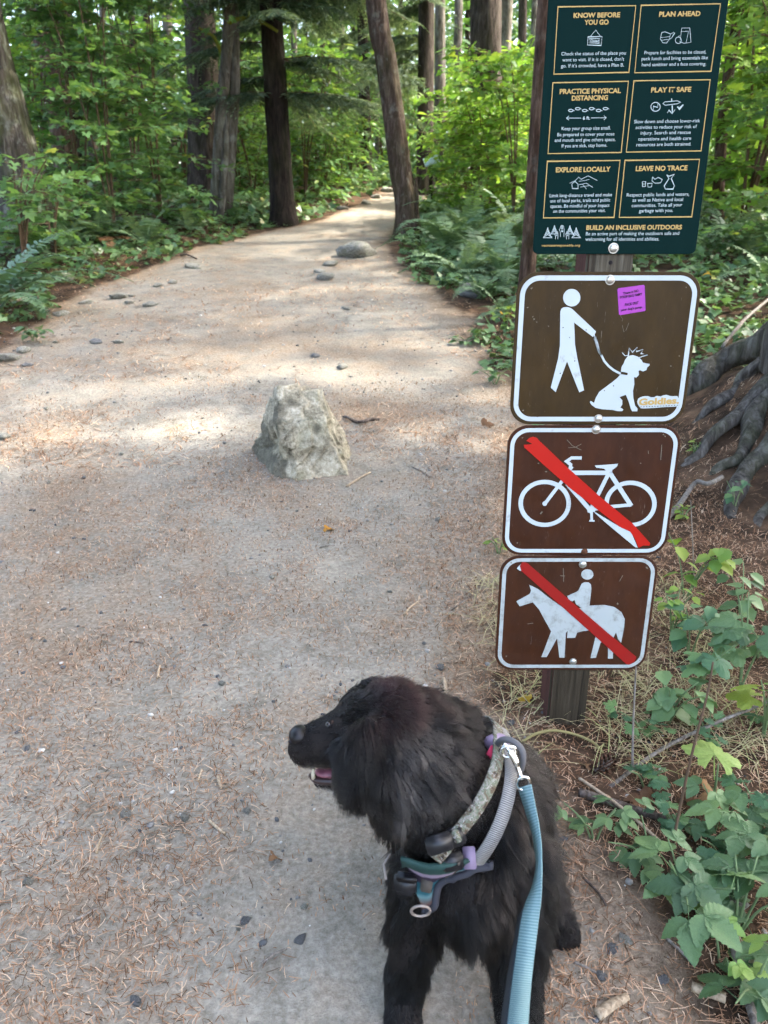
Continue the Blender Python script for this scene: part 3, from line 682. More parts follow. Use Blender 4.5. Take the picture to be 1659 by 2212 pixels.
MT['lilac'] = webbing('lilac_webbing', (.19, .145, .22), (.28, .22, .32))
MT['chrome'] = plain('polished_metal', (.72, .74, .74), .16, .5, 1.0)
MT['tan_ring'] = plain('tan_ring', (.30, .25, .22), .4, .5, .4)
MT['tab'] = webbing('grey_brown_tab', (.05, .042, .035), (.10, .085, .07))
MT['redpatch'] = plain('red_patch', (.62, .05, .12), .6, .3)
MT['rope'] = Mat('grey_rope', .85, .2).color((.11, .108, .112)).m
M = Mat('striped_chest_fabric', .7, .3); f = M.math('ADD', M.attr('v'), M.math('MULTIPLY', M.math('SUBTRACT', M.noise(40, 3), .5), .10))
r_ = M.ramp(f, [(0, (.015, .045, .04)), (.20, (.018, .055, .048)), (.24, (.30, .24, .31)), (.34, (.26, .20, .28)), (.38, (.03, .02, .035)), (.52, (.03, .02, .035)), (.56, (.015, .075, .09)), (.72, (.02, .095, .11)), (.78, (.11, .20, .20)), (.9, (.13, .07, .06))])
r_.node.color_ramp.interpolation = 'LINEAR'; M.color(r_); MT['chest'] = M.m

def strap_mesh(name, g, mat): return mesh_np(name, g[0], g[1], MT[mat], attrs={'s': g[2]}, compact=True)
HARN = thing('dog_harness', 'lilac and teal padded chest harness with grey straps worn by the black dog', 'harness', (.15, 1.0, .3))
COLLAR = thing('dog_collar', 'camouflage webbing collar with a black buckle round the dog neck', 'collar', (.1, 1.0, .4))
cl_pts, cl_c, cl_n = loop_on([(1058, 1610), (1050, 1655), (1032, 1710), (1008, 1760), (972, 1808), (930, 1836)], (.10, 1.005, .40), .021)
kid('strap', strap_mesh('strap', band(cl_pts, cl_c, cl_n, .021, .003, on(940, 1838)[0].z), 'camo'), COLLAR)
yk_pts, yk_c, yk_n = loop_on([(1086, 1635), (1084, 1690), (1068, 1755), (1045, 1815), (1028, 1850)], (.13, 1.02, .36), .020)
kid('shoulder_strap', strap_mesh('shoulder_strap', band(yk_pts, yk_c, yk_n, .0215, .003, on(1030, 1858)[0].z), 'grey_web'), HARN)
c6 = lambda x, y: (594 + .4232 * x, 1404 + .4232 * y)
A_ = spline([(675, 1000), (770, 1035), (860, 1045), (960, 1028), (1085, 1040)], 22); B_ = spline([(770, 1275), (845, 1292), (862, 1205), (950, 1148), (1088, 1085)], 22)
nv_ = 12; Vp = []; vat = []
for i in range(22):
    for k in range(nv_):
        t = k / (nv_ - 1); q = A_[i] * (1 - t) + B_[i] * t; p, n_ = on(*c6(*q), .020); Vp.append(p[:]); vat.append(t)
Vp = np.array(Vp).reshape(22, nv_, 3)
for _ in range(6):
    Vp[1:-1, 1:-1] = (Vp[2:, 1:-1] + Vp[:-2, 1:-1] + Vp[1:-1, 2:] + Vp[1:-1, :-2]) / 4
Fq = [[i * nv_ + k, i * nv_ + k + 1, (i + 1) * nv_ + k + 1, (i + 1) * nv_ + k] for i in range(21) for k in range(nv_ - 1)]
cp = mesh_np('chest_panel', Vp.reshape(-1, 3), Fq, MT['chest'], smooth=True, attrs={'v': vat})
cpo = kid('chest_panel', cp, HARN); so = cpo.modifiers.new('t', 'SOLIDIFY'); so.thickness = .006; so.offset = 0
kid('edge_piping', mesh_np('edge_piping', *tube(np.vstack([Vp[-1, ::-1][::3], Vp[::-1, -1]]), .0058, 8), MT['piping'], smooth=True), cpo)
kid('seam_piping', mesh_np('seam_piping', *tube(np.array([Vp[13, k] + np.array([0, -.004, .001]) for k in range(nv_)]), .0022, 6), MT['tab'], smooth=True), cpo)
def box_on(name, u, v, w_, h_, t_, ang, mat, parent, off=.02, bev=.003, label=None):
    p, n_ = on(u, v); view = Vector(ray(u, v)).normalized()
    nn = (n_ * .35 - view * .65).normalized(); p = p - view * off * 1.05; ax = Vector((math.cos(R(ang)), 0, math.sin(R(ang)))); ax = (ax - nn * ax.dot(nn)).normalized(); ay = nn.cross(ax)
    bm = bmesh.new(); bmesh.ops.create_cube(bm, size=1)
    for q in bm.verts: q.co = Vector((q.co.x * w_, q.co.y * h_, q.co.z * t_))
    bmesh.ops.bevel(bm, geom=bm.edges[:], offset=bev, segments=3, affect='EDGES')
    Mx = Matrix((ax, ay, nn)).transposed()
    for q in bm.verts: q.co = p + Mx @ q.co
    return kid(name, bm_mesh(name, bm, MT[mat], True), parent, label)
bk = box_on('buckle', 949, 1822, .040, .026, .012, 18, 'plastic', COLLAR, .031)
box_on('buckle_clip', 985, 1806, .026, .028, .012, 24, 'plastic', bk, .031); box_on('strap_end', 986, 1806, .011, .019, .005, 24, 'camo', bk, .039, .0015)
bk2 = box_on('buckle', 978, 1862, .032, .026, .009, 6, 'plastic', HARN, .036); box_on('buckle_bar', 982, 1862, .016, .022, .005, 6, 'tab', bk2, .042, .0015)
box_on('strap_tab', 1014, 1853, .019, .032, .005, 4, 'lilac', HARN, .034, .0015)
tabo = box_on('ring_tab', 922, 1908, .018, .026, .005, -12, 'tab', HARN, .027, .002)
rc, rn = on(921, 1936, .034)
kid('d_ring', mesh_np('d_ring', *tube([np.array(rc) + np.array([.0145 * math.cos(t), -.004 * math.sin(t), .0145 * math.sin(t)]) for t in np.linspace(0, 2 * math.pi, 28, endpoint=False)], .0022, 8, closed=True), MT['tan_ring'], smooth=True), HARN)
TRK = thing('tracker_box', 'small black plastic tracker box hanging at the front of the dog chest', 'tracker', on(876, 1908)[0])
box_on('case', 876, 1908, .036, .032, .018, -6, 'plastic', TRK, .036, .005); box_on('lid', 878, 1898, .033, .012, .006, -6, 'wet_black', TRK, .047, .0025)
kid('hanger', mesh_np('hanger', *tube([on(866, 1850, .02)[0][:], on(862, 1870, .027)[0][:], on(868, 1890, .03)[0][:]], .0022, 6), MT['tan_ring']), TRK)
box_on('patch', 1066, 1626, .022, .018, .004, 60, 'redpatch', HARN, .020, .001)
kid('back_pad', mesh_np('back_pad', *tube(spline([on(1046, 1612, .012)[0][:], on(1062, 1606, .014)[0][:], on(1082, 1622, .014)[0][:], on(1092, 1650, .012)[0][:]], 14), .011, 8), MT['lilac'], smooth=True), HARN)
wz = on(1095, 1660)[0]
def wp(u, v, up): return Vector(P(u, v, wz.y - up))
hp = [wp(1072, 1612, .0), wp(1085, 1599, .012), wp(1106, 1601, .02), wp(1126, 1619, .028), wp(1129, 1642, .03), wp(1122, 1668, .02)]
kid('handle', mesh_np('handle', *tube(spline([p[:] for p in hp], 30), .0050, 10, ridge=.12, freq=9), MT['rope'], smooth=True), HARN)
LEASH = thing('dog_leash', 'teal webbing leash clipped to the harness and running towards the camera', 'leash', (.2, 1.04, .4))
hk = [np.array(wp(*q)) for q in ((1088, 1606, .03), (1100, 1622, .036), (1112, 1640, .042), (1120, 1662, .048), (1127, 1684, .055))]
hook = kid('snap_hook', mesh_np('snap_hook', *tube(spline(hk, 24), np.array([.003] * 6 + [.0055] * 9 + [.0035] * 9), 10), MT['chrome'], smooth=True), LEASH)
ce = np.array(wp(1098, 1616, .034))
kid('hook_gate', mesh_np('hook_gate', *tube([ce + np.array([.012 * math.cos(t), .0, .010 * math.sin(t) - .006]) for t in np.linspace(0, 2 * math.pi, 24, endpoint=False)], .0026, 8, closed=True), MT['chrome'], smooth=True), hook)
cs = np.array(wp(1130, 1692, .057)); ly = cs[1]
kid('swivel', mesh_np('swivel', *tube([cs + np.array([.010 * math.cos(t), .0, .012 * math.sin(t)]) for t in np.linspace(0, 2 * math.pi, 24, endpoint=False)], .0026, 8, closed=True), MT['chrome'], smooth=True), hook)
def ribbon(pix, width, phis, thick, n=60):
    ctr = spline([P(*p) for p in pix], n); ph = np.interp(np.linspace(0, 1, n), np.linspace(0, 1, len(phis)), phis)
    T = np.gradient(ctr, axis=0); T /= np.linalg.norm(T, axis=1)[:, None]; V = []
    for c, t, f_ in zip(ctr, T, ph):
        s_ = np.array([1.0, 0, 0]); s_ -= t * s_.dot(t); s_ /= np.linalg.norm(s_); q = np.cross(t, s_)
        wv = s_ * math.cos(R(f_)) + q * math.sin(R(f_)); nn = np.cross(t, wv)
        for a_, b_ in ((-1, -1), (1, -1), (1, 1), (-1, 1)): V.append(c + wv * a_ * width / 2 + nn * b_ * thick / 2)
    F = []
    for i in range(n - 1):
        for k in range(4):
            l = (k + 1) % 4; F += [[4 * i + k, 4 * i + l, 4 * i + 4 + l], [4 * i + k, 4 * i + 4 + l, 4 * i + 4 + k]]
    return np.array(V), np.array(F), np.repeat(np.concatenate([[0], np.cumsum(np.linalg.norm(np.diff(ctr, axis=0), axis=1))]), 4)
kid('strap', strap_mesh('strap', ribbon([(1133, 1698, ly), (1145, 1745, ly - .022), (1158, 1800, ly - .05), (1164, 1860, ly - .085), (1158, 1920, ly - .125), (1146, 1980, min(.82, ly - .16)), (1130, 2100, .72), (1119, 2212, .63), (1108, 2400, .50)], .0235, [38, 58, 74, 80, 58, 22, 6, 0, 0], .0022), 'teal_web'), LEASH)
kid('folded_strap', strap_mesh('folded_strap', ribbon([(1128, 1968, .835), (1112, 2060, .765), (1102, 2130, .71), (1092, 2212, .645), (1080, 2400, .52)], .0235, [70, 66, 60, 58, 55], .0022), 'teal_back'), LEASH)

# ---- fur: combed hair strands grown from the body
def grow_fur():
    tri = []
    for p in DP:
        tri.append((p[0], p[1], p[2]))
        if len(p) == 4: tri.append((p[0], p[2], p[3]))
    tri = np.array(tri); a_, b_, c_ = DV[tri[:, 0]], DV[tri[:, 1]], DV[tri[:, 2]]
    nn = np.cross(b_ - a_, c_ - a_); ar = np.linalg.norm(nn, axis=1); nn /= ar[:, None] + 1e-12
    N = 170000
    cdf = np.cumsum(ar); idx = np.searchsorted(cdf, RNG.random(N) * cdf[-1]); u, v = RNG.random(N), RNG.random(N); f = u + v > 1
    u[f], v[f] = 1 - u[f], 1 - v[f]
    p = a_[idx] + (b_[idx] - a_[idx]) * u[:, None] + (c_[idx] - a_[idx]) * v[:, None]; n = nn[idx]
    x, y, z = p.T
    head = sstep(.47, .52, z - (x > .02) * (x - .02) * .4) * sstep(.10, .04, x)
    muz = sstep(-.055, -.075, x) * (z > .40)
    face = sstep(-.02, -.055, x) * (z > .42) * (y > .935)
    ear = ((y < .934) & (z > .445) & (x < .0)).astype(float)
    paw = sstep(.085, .045, z) * 1.0
    leg = sstep(.22, .14, z) * (y < 1.05)
    L = np.full(N, .040)
    L = L * (1 - head) + .021 * head; L = np.where(ear > 0, .026, L); L = L * (1 - face) + .013 * face; L = L * (1 - muz) + .0100 * muz
    L = L * (1 - leg) + .020 * leg; L = L * (1 - paw) + .0065 * paw
    L = L * (1 - .55 * sstep(.045, .01, x) * sstep(.50, .47, z) * (z > .36) * (muz < .5))
    ruff = sstep(.33, .40, z) * sstep(.52, .46, z) * (x > -.02) * (x < .2); L = L * (1 + .28 * ruff)
    # comb direction: away from the nose over head and neck, then down the body
    back = np.stack([np.full(N, .75), .15 + 0 * x, -.30 + 0 * x], 1)
    down = np.stack([.08 + 0 * x, .25 * (y > 1.05) - .05, -np.ones(N)], 1)
    wH = (sstep(.40, .52, z))[:, None]
    flow = back * wH + down * (1 - wH)
    side = sstep(.965, .93, y)[:, None] * wH; flow = flow * (1 - side * .75) + np.array([.30, -.05, -.95]) * side * .75
    flow = np.where(ear[:, None] > 0, np.array([.10, -.05, -1.0]), flow)
    flow = np.where((face * (1 - ear) > .5)[:, None], np.array([.9, 0, .1]), flow)
    cl = np.stack([fbm(x * 34, y * 34, z * 34, 2), fbm(x * 34 + 9, y * 34, z * 34 + 5, 2), fbm(x * 34, y * 34 + 7, z * 34 - 4, 2)], 1)
    cl2 = np.stack([vn(x * 95, y * 95, z * 95), vn(x * 95 + 9, y * 95, z * 95 + 5), vn(x * 95, y * 95 + 7, z * 95 - 4)], 1)
    flow = flow + .42 * cl + .30 * cl2
    flow -= n * (flow * n).sum(1)[:, None] * .9; flow /= np.linalg.norm(flow, axis=1)[:, None] + 1e-9
    lift = (.40 + .22 * ruff - .1 * muz - .12 * face)[:, None]
    d0 = n * lift + flow * (1 - lift * .5) + .10 * RNG.normal(size=(N, 3)); d0 /= np.linalg.norm(d0, axis=1)[:, None]
    L = L * RNG.uniform(.55, 1.15, N) * (1 + .25 * fbm(x * 20, y * 20, z * 20, 2))
    S = np.vstack([cl_pts, yk_pts, Vp.reshape(-1, 3), np.array([on(876, 1908)[0][:], on(921, 1906)[0][:], on(921, 1936)[0][:], on(949, 1822)[0][:], on(985, 1806)[0][:], on(1066, 1626)[0][:], on(1085, 1640)[0][:], on(872, 1920)[0][:]]), np.array(hk), np.array([p[:] for p in hp]), np.array([on(u_, v_, o_)[0][:] for u_ in range(905, 1010, 14) for v_ in range(1790, 1900, 14) for o_ in (.012, .03)]), np.array([on(u_, v_, .02)[0][:] for u_ in range(850, 945, 14) for v_ in range(1850, 1960, 14)])])
    dm = np.full(N, 9.0)
    for k in range(0, len(S), 40):
        dm = np.minimum(dm, np.linalg.norm(p[:, None] - S[None, k:k + 40], axis=2).min(1))
    dm2 = np.full(N, 9.0)
    near = np.where(dm < .085)[0]
    for tt in (.55, 1.0):
        tip = p[near] + d0[near] * (L[near] * tt)[:, None] + np.array([0, 0, -.3]) * (L[near] * tt * tt)[:, None]
        for k in range(0, len(S), 40):
            dm2[near] = np.minimum(dm2[near], np.linalg.norm(tip[:, None] - S[None, k:k + 40], axis=2).min(1))
    L = L * np.clip((np.minimum(dm, dm2 + .002) - .014) / .014, .14, 1)
    # gather the strands into locks
    from mathutils.kdtree import KDTree
    ng = 5200; gi = RNG.choice(N, ng, replace=False); kd = KDTree(ng)
    for k, i in enumerate(gi): kd.insert(p[i], k)
    kd.balance(); own = np.array([kd.find(q)[1] for q in p]); gid = gi[own]
    K = 6; t = np.linspace(0, 1, K)[None, :, None]
    grav = np.array([0, 0, -1.0]); grav_t = grav - n * np.minimum((n @ grav), 0)[:, None]
    pts = p[:, None] - n[:, None] * .001 + d0[:, None] * (L[:, None, None] * t) + (flow * .30 + grav_t * .35 + .10 * cl2)[:, None] * (L[:, None, None] * t * t)
    pull = (np.clip(L / .03, 0, 1) * RNG.uniform(.35, .85, N))[:, None, None] * (t ** 1.3)
    pts = pts * (1 - pull) + (pts[gid] - pts[gid][:, :1] + pts[:, :1] * .25 + pts[gid][:, :1] * .75) * pull
    wob = np.stack([vn(own * 1.7, 3.0 * np.ones(N), 0.0), vn(own * 1.7, 7.0 * np.ones(N), 0.0), vn(own * 1.7, 11.0 * np.ones(N), 0.0)], 1)[:, None]
    pts = pts + wob * np.sin(t * 7 + (own % 7)[:, None, None]) * (L[:, None, None] * .10) * t
    fly = (RNG.random(N) < .02)[:, None, None]; pts = np.where(fly, pts + (n[:, None] * .5 + .5 * RNG.normal(size=(N, 1, 3))) * (L[:, None, None] * .45) * t * t, pts)
    pts[..., 2] = np.maximum(pts[..., 2], gz(p[:, 0], p[:, 1])[:, None] + .001)
    hc = bpy.data.hair_curves.new('fur'); hc.add_curves([K] * N)
    hc.attributes['position'].data.foreach_set('vector', pts.astype(np.float32).ravel())
    thick = np.where(muz > .5, .00022, .00038); rad = thick[:, None] * np.array([1, 1, .9, .75, .5, .12])[None]
    ra = hc.attributes.get('radius') or hc.attributes.new('radius', 'FLOAT', 'POINT'); ra.data.foreach_set('value', rad.astype(np.float32).ravel())
    # coat colour: black, red-brown crown, brindled brown shoulders, grey chin
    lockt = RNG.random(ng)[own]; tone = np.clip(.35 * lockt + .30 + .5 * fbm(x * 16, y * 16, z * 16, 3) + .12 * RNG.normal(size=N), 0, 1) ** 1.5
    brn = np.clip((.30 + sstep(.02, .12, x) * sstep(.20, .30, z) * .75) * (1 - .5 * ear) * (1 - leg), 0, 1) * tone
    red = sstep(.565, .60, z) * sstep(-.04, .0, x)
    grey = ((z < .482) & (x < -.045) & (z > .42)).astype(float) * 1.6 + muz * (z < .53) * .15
    sheen = sstep(-.005, .03, x) * sstep(.12, .06, x) * sstep(.975, .945, y) * sstep(.40, .45, z) * sstep(.585, .55, z) * (1 - ear)  # pale highlight behind the ear, painted into the strand colour
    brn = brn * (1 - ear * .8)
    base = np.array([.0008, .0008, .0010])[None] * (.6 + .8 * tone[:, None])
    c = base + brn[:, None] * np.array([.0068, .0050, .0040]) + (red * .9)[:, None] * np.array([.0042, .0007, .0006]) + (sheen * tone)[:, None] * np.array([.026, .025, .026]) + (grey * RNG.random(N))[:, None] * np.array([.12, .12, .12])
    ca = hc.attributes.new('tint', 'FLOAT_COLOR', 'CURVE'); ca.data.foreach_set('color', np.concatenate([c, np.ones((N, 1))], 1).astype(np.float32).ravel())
    M = Mat('dog_fur', .42, .45)
    at = M.n('Attribute', attribute_name='tint').outputs['Color']; hi = M.n('HairInfo').outputs['Intercept']
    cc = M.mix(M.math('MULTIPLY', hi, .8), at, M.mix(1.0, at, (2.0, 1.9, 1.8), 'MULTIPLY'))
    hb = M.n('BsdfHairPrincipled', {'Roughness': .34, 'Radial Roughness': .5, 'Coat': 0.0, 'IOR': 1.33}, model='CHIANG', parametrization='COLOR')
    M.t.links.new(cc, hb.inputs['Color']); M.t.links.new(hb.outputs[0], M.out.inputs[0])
    hc.materials.append(M.m)
    o = obj('fur', hc, DOG, kind='stuff'); return o
grow_fur()

# ------------------------------------------------------------------ boulder and stones
def rock_mat(name, dark, mid, light, moss=0.0, sc=1.0):
    M = Mat(name, .9, .2); a = M.noise(9 * sc, 8, None, .68, .5); b = M.noise(55 * sc, 4, None, .7)
    f = M.math('ADD', M.math('MULTIPLY', a, .65), M.math('MULTIPLY', b, .35))
    c = M.ramp(f, [(.36, dark), (.5, mid), (.64, light)])
    if moss:
        mm = M.ramp(M.noise(4 * sc, 5, None, .7), [(.48, (0, 0, 0)), (.60, (1, 1, 1))])
        c = M.mix(M.math('MULTIPLY', mm, moss), c, (.10, .115, .03))
    M.color(c); M.bump(f, .9, .03 / sc); return M.m
MT['boulder'] = rock_mat('pale_boulder', (.06, .050, .034), (.31, .275, .20), (.60, .545, .43), .22, 1.4)
MT['stone'] = rock_mat('trail_stone', (.10, .10, .09), (.24, .235, .21), (.46, .45, .41), .35, 1.2)
MT['stone_moss'] = rock_mat('mossy_stone', (.16, .15, .12), (.36, .35, .31), (.60, .58, .53), .6, 1.0)
MT['stone_dark'] = rock_mat('blue_grey_stone', (.06, .061, .062), (.14, .142, .144), (.26, .26, .26), 0, 2)
def boulder():
    V, F = sphere_geo(6); d = V / np.linalg.norm(V, axis=1)[:, None]
    planes = [((.05, .12, 1), .235), ((.16, -.78, .60), .160), ((-.90, -.36, .26), .160), ((.90, -.10, .34), .175), ((0, .9, .4), .19), ((-.45, -.86, .12), .215), ((.45, -.86, .2), .200), ((-.6, .6, .4), .20), ((.6, .6, .45), .19), ((0, 0, -1), .3)]
    r = np.full(len(d), 1.0)
    for n_, k in planes:
        n_ = np.array(n_) / np.linalg.norm(n_); dt = d @ n_; r = np.minimum(r, np.where(dt > .05, k / np.maximum(dt, .05), 9))
    p = d * r[:, None]
    q = p.copy(); f1 = fbm(q[:, 0] * 7 + 3, q[:, 1] * 7, q[:, 2] * 7 + 1, 3)
    sn = np.array([.25, -.55, .80]); sn /= np.linalg.norm(sn); hs = q @ sn * 8 + 1.1 * fbm(q[:, 0] * 4, q[:, 1] * 4, q[:, 2] * 4, 2); saw = hs - np.floor(hs)
    sn2 = np.array([.9, .3, -.2]); h2 = q @ sn2 * 6 + 1.3 * fbm(q[:, 0] * 5 + 8, q[:, 1] * 5, q[:, 2] * 5, 2); saw2 = h2 - np.floor(h2)
    crack = np.exp(-(fbm(q[:, 0] * 6 + 20, q[:, 1] * 6, q[:, 2] * 6, 3) / .055) ** 2)
    p = p * (1 + .085 * (saw - .5) + .085 * (saw2 - .5) + .045 * f1 - .055 * crack + .013 * fbm(q[:, 0] * 30, q[:, 1] * 30, q[:, 2] * 30, 3))[:, None]
    dn = p / np.linalg.norm(p, axis=1)[:, None]
    for hv, dep, wd_ in (((-.80, -.50, .02), .10, .16), ((-.62, -.62, -.30), .16, .16), ((-.15, -.92, -.34), .15, .14), ((.34, -.88, -.30), .11, .10), ((-.88, -.28, -.30), .12, .14), ((-.45, -.80, .25), .06, .07), ((.1, -.9, .1), .05, .05)):
        hv = np.array(hv) / np.linalg.norm(hv); p = p * (1 - 1.7 * dep * np.exp(-((1 - dn @ hv) / (wd_ * .5)) ** 1.0 * 1.2))[:, None]
    c = np.array([-.415, 3.70, 0]); c[2] = gz1(c[0], c[1] - .1) + .145
    o = obj('boulder', mesh_np('boulder', p, F, MT['boulder'], attrs={'lichen_shade': np.clip(.32 + .9 * fbm(p[:, 0] * 9 + 4, p[:, 1] * 9, p[:, 2] * 9, 3) - 2.4 * p[:, 0] - .9 * p[:, 2], 0, 1)}), None, 'big pale jagged boulder standing in the middle of the trail', 'boulder')  # lichen patches, darkened to the low left side as painted shade
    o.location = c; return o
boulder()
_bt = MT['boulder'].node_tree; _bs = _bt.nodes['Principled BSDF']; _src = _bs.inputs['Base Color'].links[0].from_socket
_la = _bt.nodes.new('ShaderNodeAttribute'); _la.attribute_name = 'lichen_shade'; _lm = _bt.nodes.new('ShaderNodeMixRGB'); _lm.inputs[2].default_value = (.052, .050, .038, 1)
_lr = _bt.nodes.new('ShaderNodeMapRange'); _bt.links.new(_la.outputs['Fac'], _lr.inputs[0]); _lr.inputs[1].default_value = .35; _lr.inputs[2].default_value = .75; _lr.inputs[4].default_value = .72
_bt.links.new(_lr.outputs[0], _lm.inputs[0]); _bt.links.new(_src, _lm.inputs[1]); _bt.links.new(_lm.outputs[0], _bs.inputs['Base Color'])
STONES = []
for k in range(5):
    V, F = ICO3[0].copy(), ICO3[1]; s_ = np.array([1, .75, .55]); V = V * (1 + .38 * fbm(V[:, 0] * 1.7 + 7 * k, V[:, 1] * 1.4, V[:, 2] * 1.4, 3))[:, None]; nd_ = RNG.normal(size=(9, 3)); nd_ /= np.linalg.norm(nd_, axis=1)[:, None]; V = V * np.minimum(1, .72 / np.maximum((V @ nd_.T).max(1), .05))[:, None] * s_ * 1.2
    STONES.append((V, F))
_smesh = {}
def stone(x, y, r, label, mat='stone', k=0, rz=0, group=None, sink=.42, cat='stone', name='stone', flat=1.0):
    key = (k % 5, mat)
    if key not in _smesh: _smesh[key] = mesh_np('stone', *STONES[k % 5], MT[mat])
    return obj(name, _smesh[key], None, label, cat, group, loc=(x, y, gz1(x, y) + r * (.55 - sink)), rot=(random.uniform(-.2, .2), random.uniform(-.2, .2), rz), scale=(r, r, r * flat))
for (u, v, wpx, lab, mt) in [
    (766, 553, 82, 'long grey rock at the right trail edge just before the leaning tree', 'stone'),
    (714, 573, 34, 'small pale stone below the long grey rock by the leaning tree', 'stone'),
    (702, 603, 42, 'flat pale stone nearest the camera in the row below the long grey rock', 'stone'),
    (690, 588, 26, 'small round stone between the two pale stones below the long grey rock', 'stone_moss'),
    (132, 606, 52, 'white mossy rock at the left trail edge below the ferns', 'stone_moss'),
    (418, 578, 34, 'pale broken rock near the left trail edge, farthest of the left stones', 'stone_moss'),
    (258, 643, 40, 'grey lumpy stone at the left side of the trail', 'stone'),
    (184, 655, 26, 'whitish stone between the mossy rock and the lumpy grey stone', 'stone_moss'),
    (280, 655, 22, 'flat white stone right beside the lumpy grey stone', 'stone_moss'),
    (340, 618, 24, 'flat pale stone left of the upper trail', 'stone'),
    (372, 612, 22, 'small pale stone on the left of the upper trail', 'stone_moss'),
    (132, 680, 30, 'pale stone with a small plant at the left trail edge', 'stone_moss'),
    (20, 776, 52, 'rounded grey stone at the left picture edge where the plants end', 'stone'),
    (50, 760, 34, 'tan stone behind the rounded grey stone at the left picture edge', 'stone_moss'),
    (208, 741, 26, 'bluish flat stone on the left part of the trail', 'stone_dark'),
    (256, 740, 24, 'white wedge stone beside the bluish flat stone', 'stone_moss'),
    (680, 770, 24, 'small dark stone on the trail above the boulder', 'stone_dark'),
    (740, 794, 30, 'small rounded pale stone on the trail behind the boulder', 'stone'),
    (5, 945, 36, 'lilac grey stone at the left picture edge of the trail', 'stone'),
    (285, 640, 16, 'small grey stone behind the lumpy grey stone', 'stone'),
    (120, 740, 16, 'small white stone at the left trail edge', 'stone_moss'),
    (325, 660, 30, 'low pale stone set in the trail', 'stone'),
    (60, 790, 22, 'small blue-grey stone at the left edge of the trail', 'stone_dark'),
    (1020, 636, 70, 'dark rock under the ferns at the foot of the young tree', 'stone_dark'),
    (812, 428, 26, 'flat pale stone lying in the far trail left of the leaning tree', 'stone_moss'), (838, 414, 30, 'pale rock step in the far trail just left of the leaning tree', 'stone_moss'), (790, 440, 24, 'grey stone at the left side of the far trail bend', 'stone'), (905, 440, 26, 'pale rock on the far trail right of the leaning tree', 'stone_moss'), (740, 452, 24, 'grey root-like stone at the left edge of the far trail', 'stone'),
    (748, 668, 22, 'small grey stone left of the ferns', 'stone'),
    (1105, 1562, 20, 'small dark stone in front of the sign post', 'stone_dark'),
    (272, 1760, 26, 'grey angular stone among pebbles on the near trail', 'stone'),
    (1548, 1952, 100, 'rounded grey-brown rock under the bramble leaves at lower right', 'stone'),
    (1500, 1752, 22, 'mossy small stone among the herbs at right', 'stone'),
    (1350, 2030, 26, 'white angular stone on the litter right of the dog', 'stone_moss'),
    (1322, 2052, 24, 'dark blue-grey stone right of the dog rear paw', 'stone_dark'),
    (1300, 2110, 24, 'blue-grey cube-like stone near the lower edge right of the dog', 'stone_dark'),
    (1432, 2118, 24, 'pale blue stone at lower right near the sticks', 'stone_dark'),
    (950, 1442, 24, 'dark pebble stone on the trail above the dog back', 'stone_dark'),
    (530, 1990, 22, 'small grey stone left of the dog front paw', 'stone_dark'),
    (648, 2030, 24, 'blue-grey stone nearest left of the dog front paw', 'stone_dark')]:
    g = G(u, v); r = wpx / FPX * math.hypot(g.y, CAM_H) / 2
    stone(g.x, g.y, r, lab, mt, random.randrange(5), random.uniform(0, 6) if wpx != 82 else .2, flat=.72)

# ------------------------------------------------------------------ leaf and frond templates
def leaf_template(lobes='oval'):
    if lobes == 'oval':
        T = np.array([(0, 0, 0), (.3, .20, .04), (.3, -.20, .04), (.4, 0, -.02), (.7, .17, .02), (.7, -.17, .02), (1, 0, -.08)])
        return T, np.array([(0, 3, 1), (0, 2, 3), (1, 3, 4), (2, 5, 3), (3, 6, 4), (3, 5, 6)])
    if lobes == 'dart':
        T = np.array([(0, 0, 0), (.45, .26, .05), (.45, -.26, .05), (1, 0, -.08)]); return T, np.array([(0, 3, 1), (0, 2, 3)])
    if lobes == 'maple':
        ang = [(-150, .42), (-115, .50), (-95, .30), (-60, .58), (-40, .36), (-18, .50), (0, .72), (18, .50), (40, .36), (60, .58), (95, .30), (115, .50), (150, .42)]
        T = [(.32, 0, -.02)] + [(.32 + r * math.cos(R(a)) * .95, r * math.sin(R(a)), .05 - .16 * r * r) for a, r in ang]; n = len(ang)
        return np.array(T), np.array([(0, i, i + 1) for i in range(1, n)])
    if lobes == 'ivy':
        ang = [(-140, .40), (-80, .46), (-40, .34), (0, .62), (40, .34), (80, .46), (140, .40)]
        T = [(.3, 0, -.02)] + [(.3 + r * math.cos(R(a)), r * math.sin(R(a)), .04 - .14 * r * r) for a, r in ang]
        return np.array(T), np.array([(0, i, i + 1) for i in range(1, len(ang))])
OVAL, DART, MAPLE, IVY = (leaf_template(k) for k in ('oval', 'dart', 'maple', 'ivy'))
MT['l_vine'] = leaf_mat('vine_maple_leaf', [(0, (.07, .15, .065)), (.5, (.12, .24, .09)), (.85, (.19, .33, .11)), (1, (.30, .35, .09))], .45)
MT['l_shade'] = leaf_mat('shaded_shrub_leaf', [(0, (.025, .07, .03)), (.6, (.05, .12, .05)), (1, (.09, .17, .05))], .35)
MT['l_bright'] = leaf_mat('bright_maple_leaf', [(0, (.09, .21, .05)), (.5, (.145, .29, .06)), (1, (.26, .36, .07))], .5)
MT['l_con'] = leaf_mat('conifer_spray', [(0, (.025, .060, .034)), (.6, (.075, .125, .078)), (1, (.19, .26, .17))], .3, .6)
MT['l_ivy'] = leaf_mat('ground_cover_leaf', [(0, (.055, .12, .05)), (.5, (.11, .21, .085)), (.9, (.19, .31, .13)), (1, (.30, .32, .09))], .3, .35, .5)
MT['l_fern'] = leaf_mat('fern_frond', [(0, (.075, .145, .080)), (.6, (.12, .205, .115)), (1, (.19, .28, .15))], .3, .5, per_object=True)
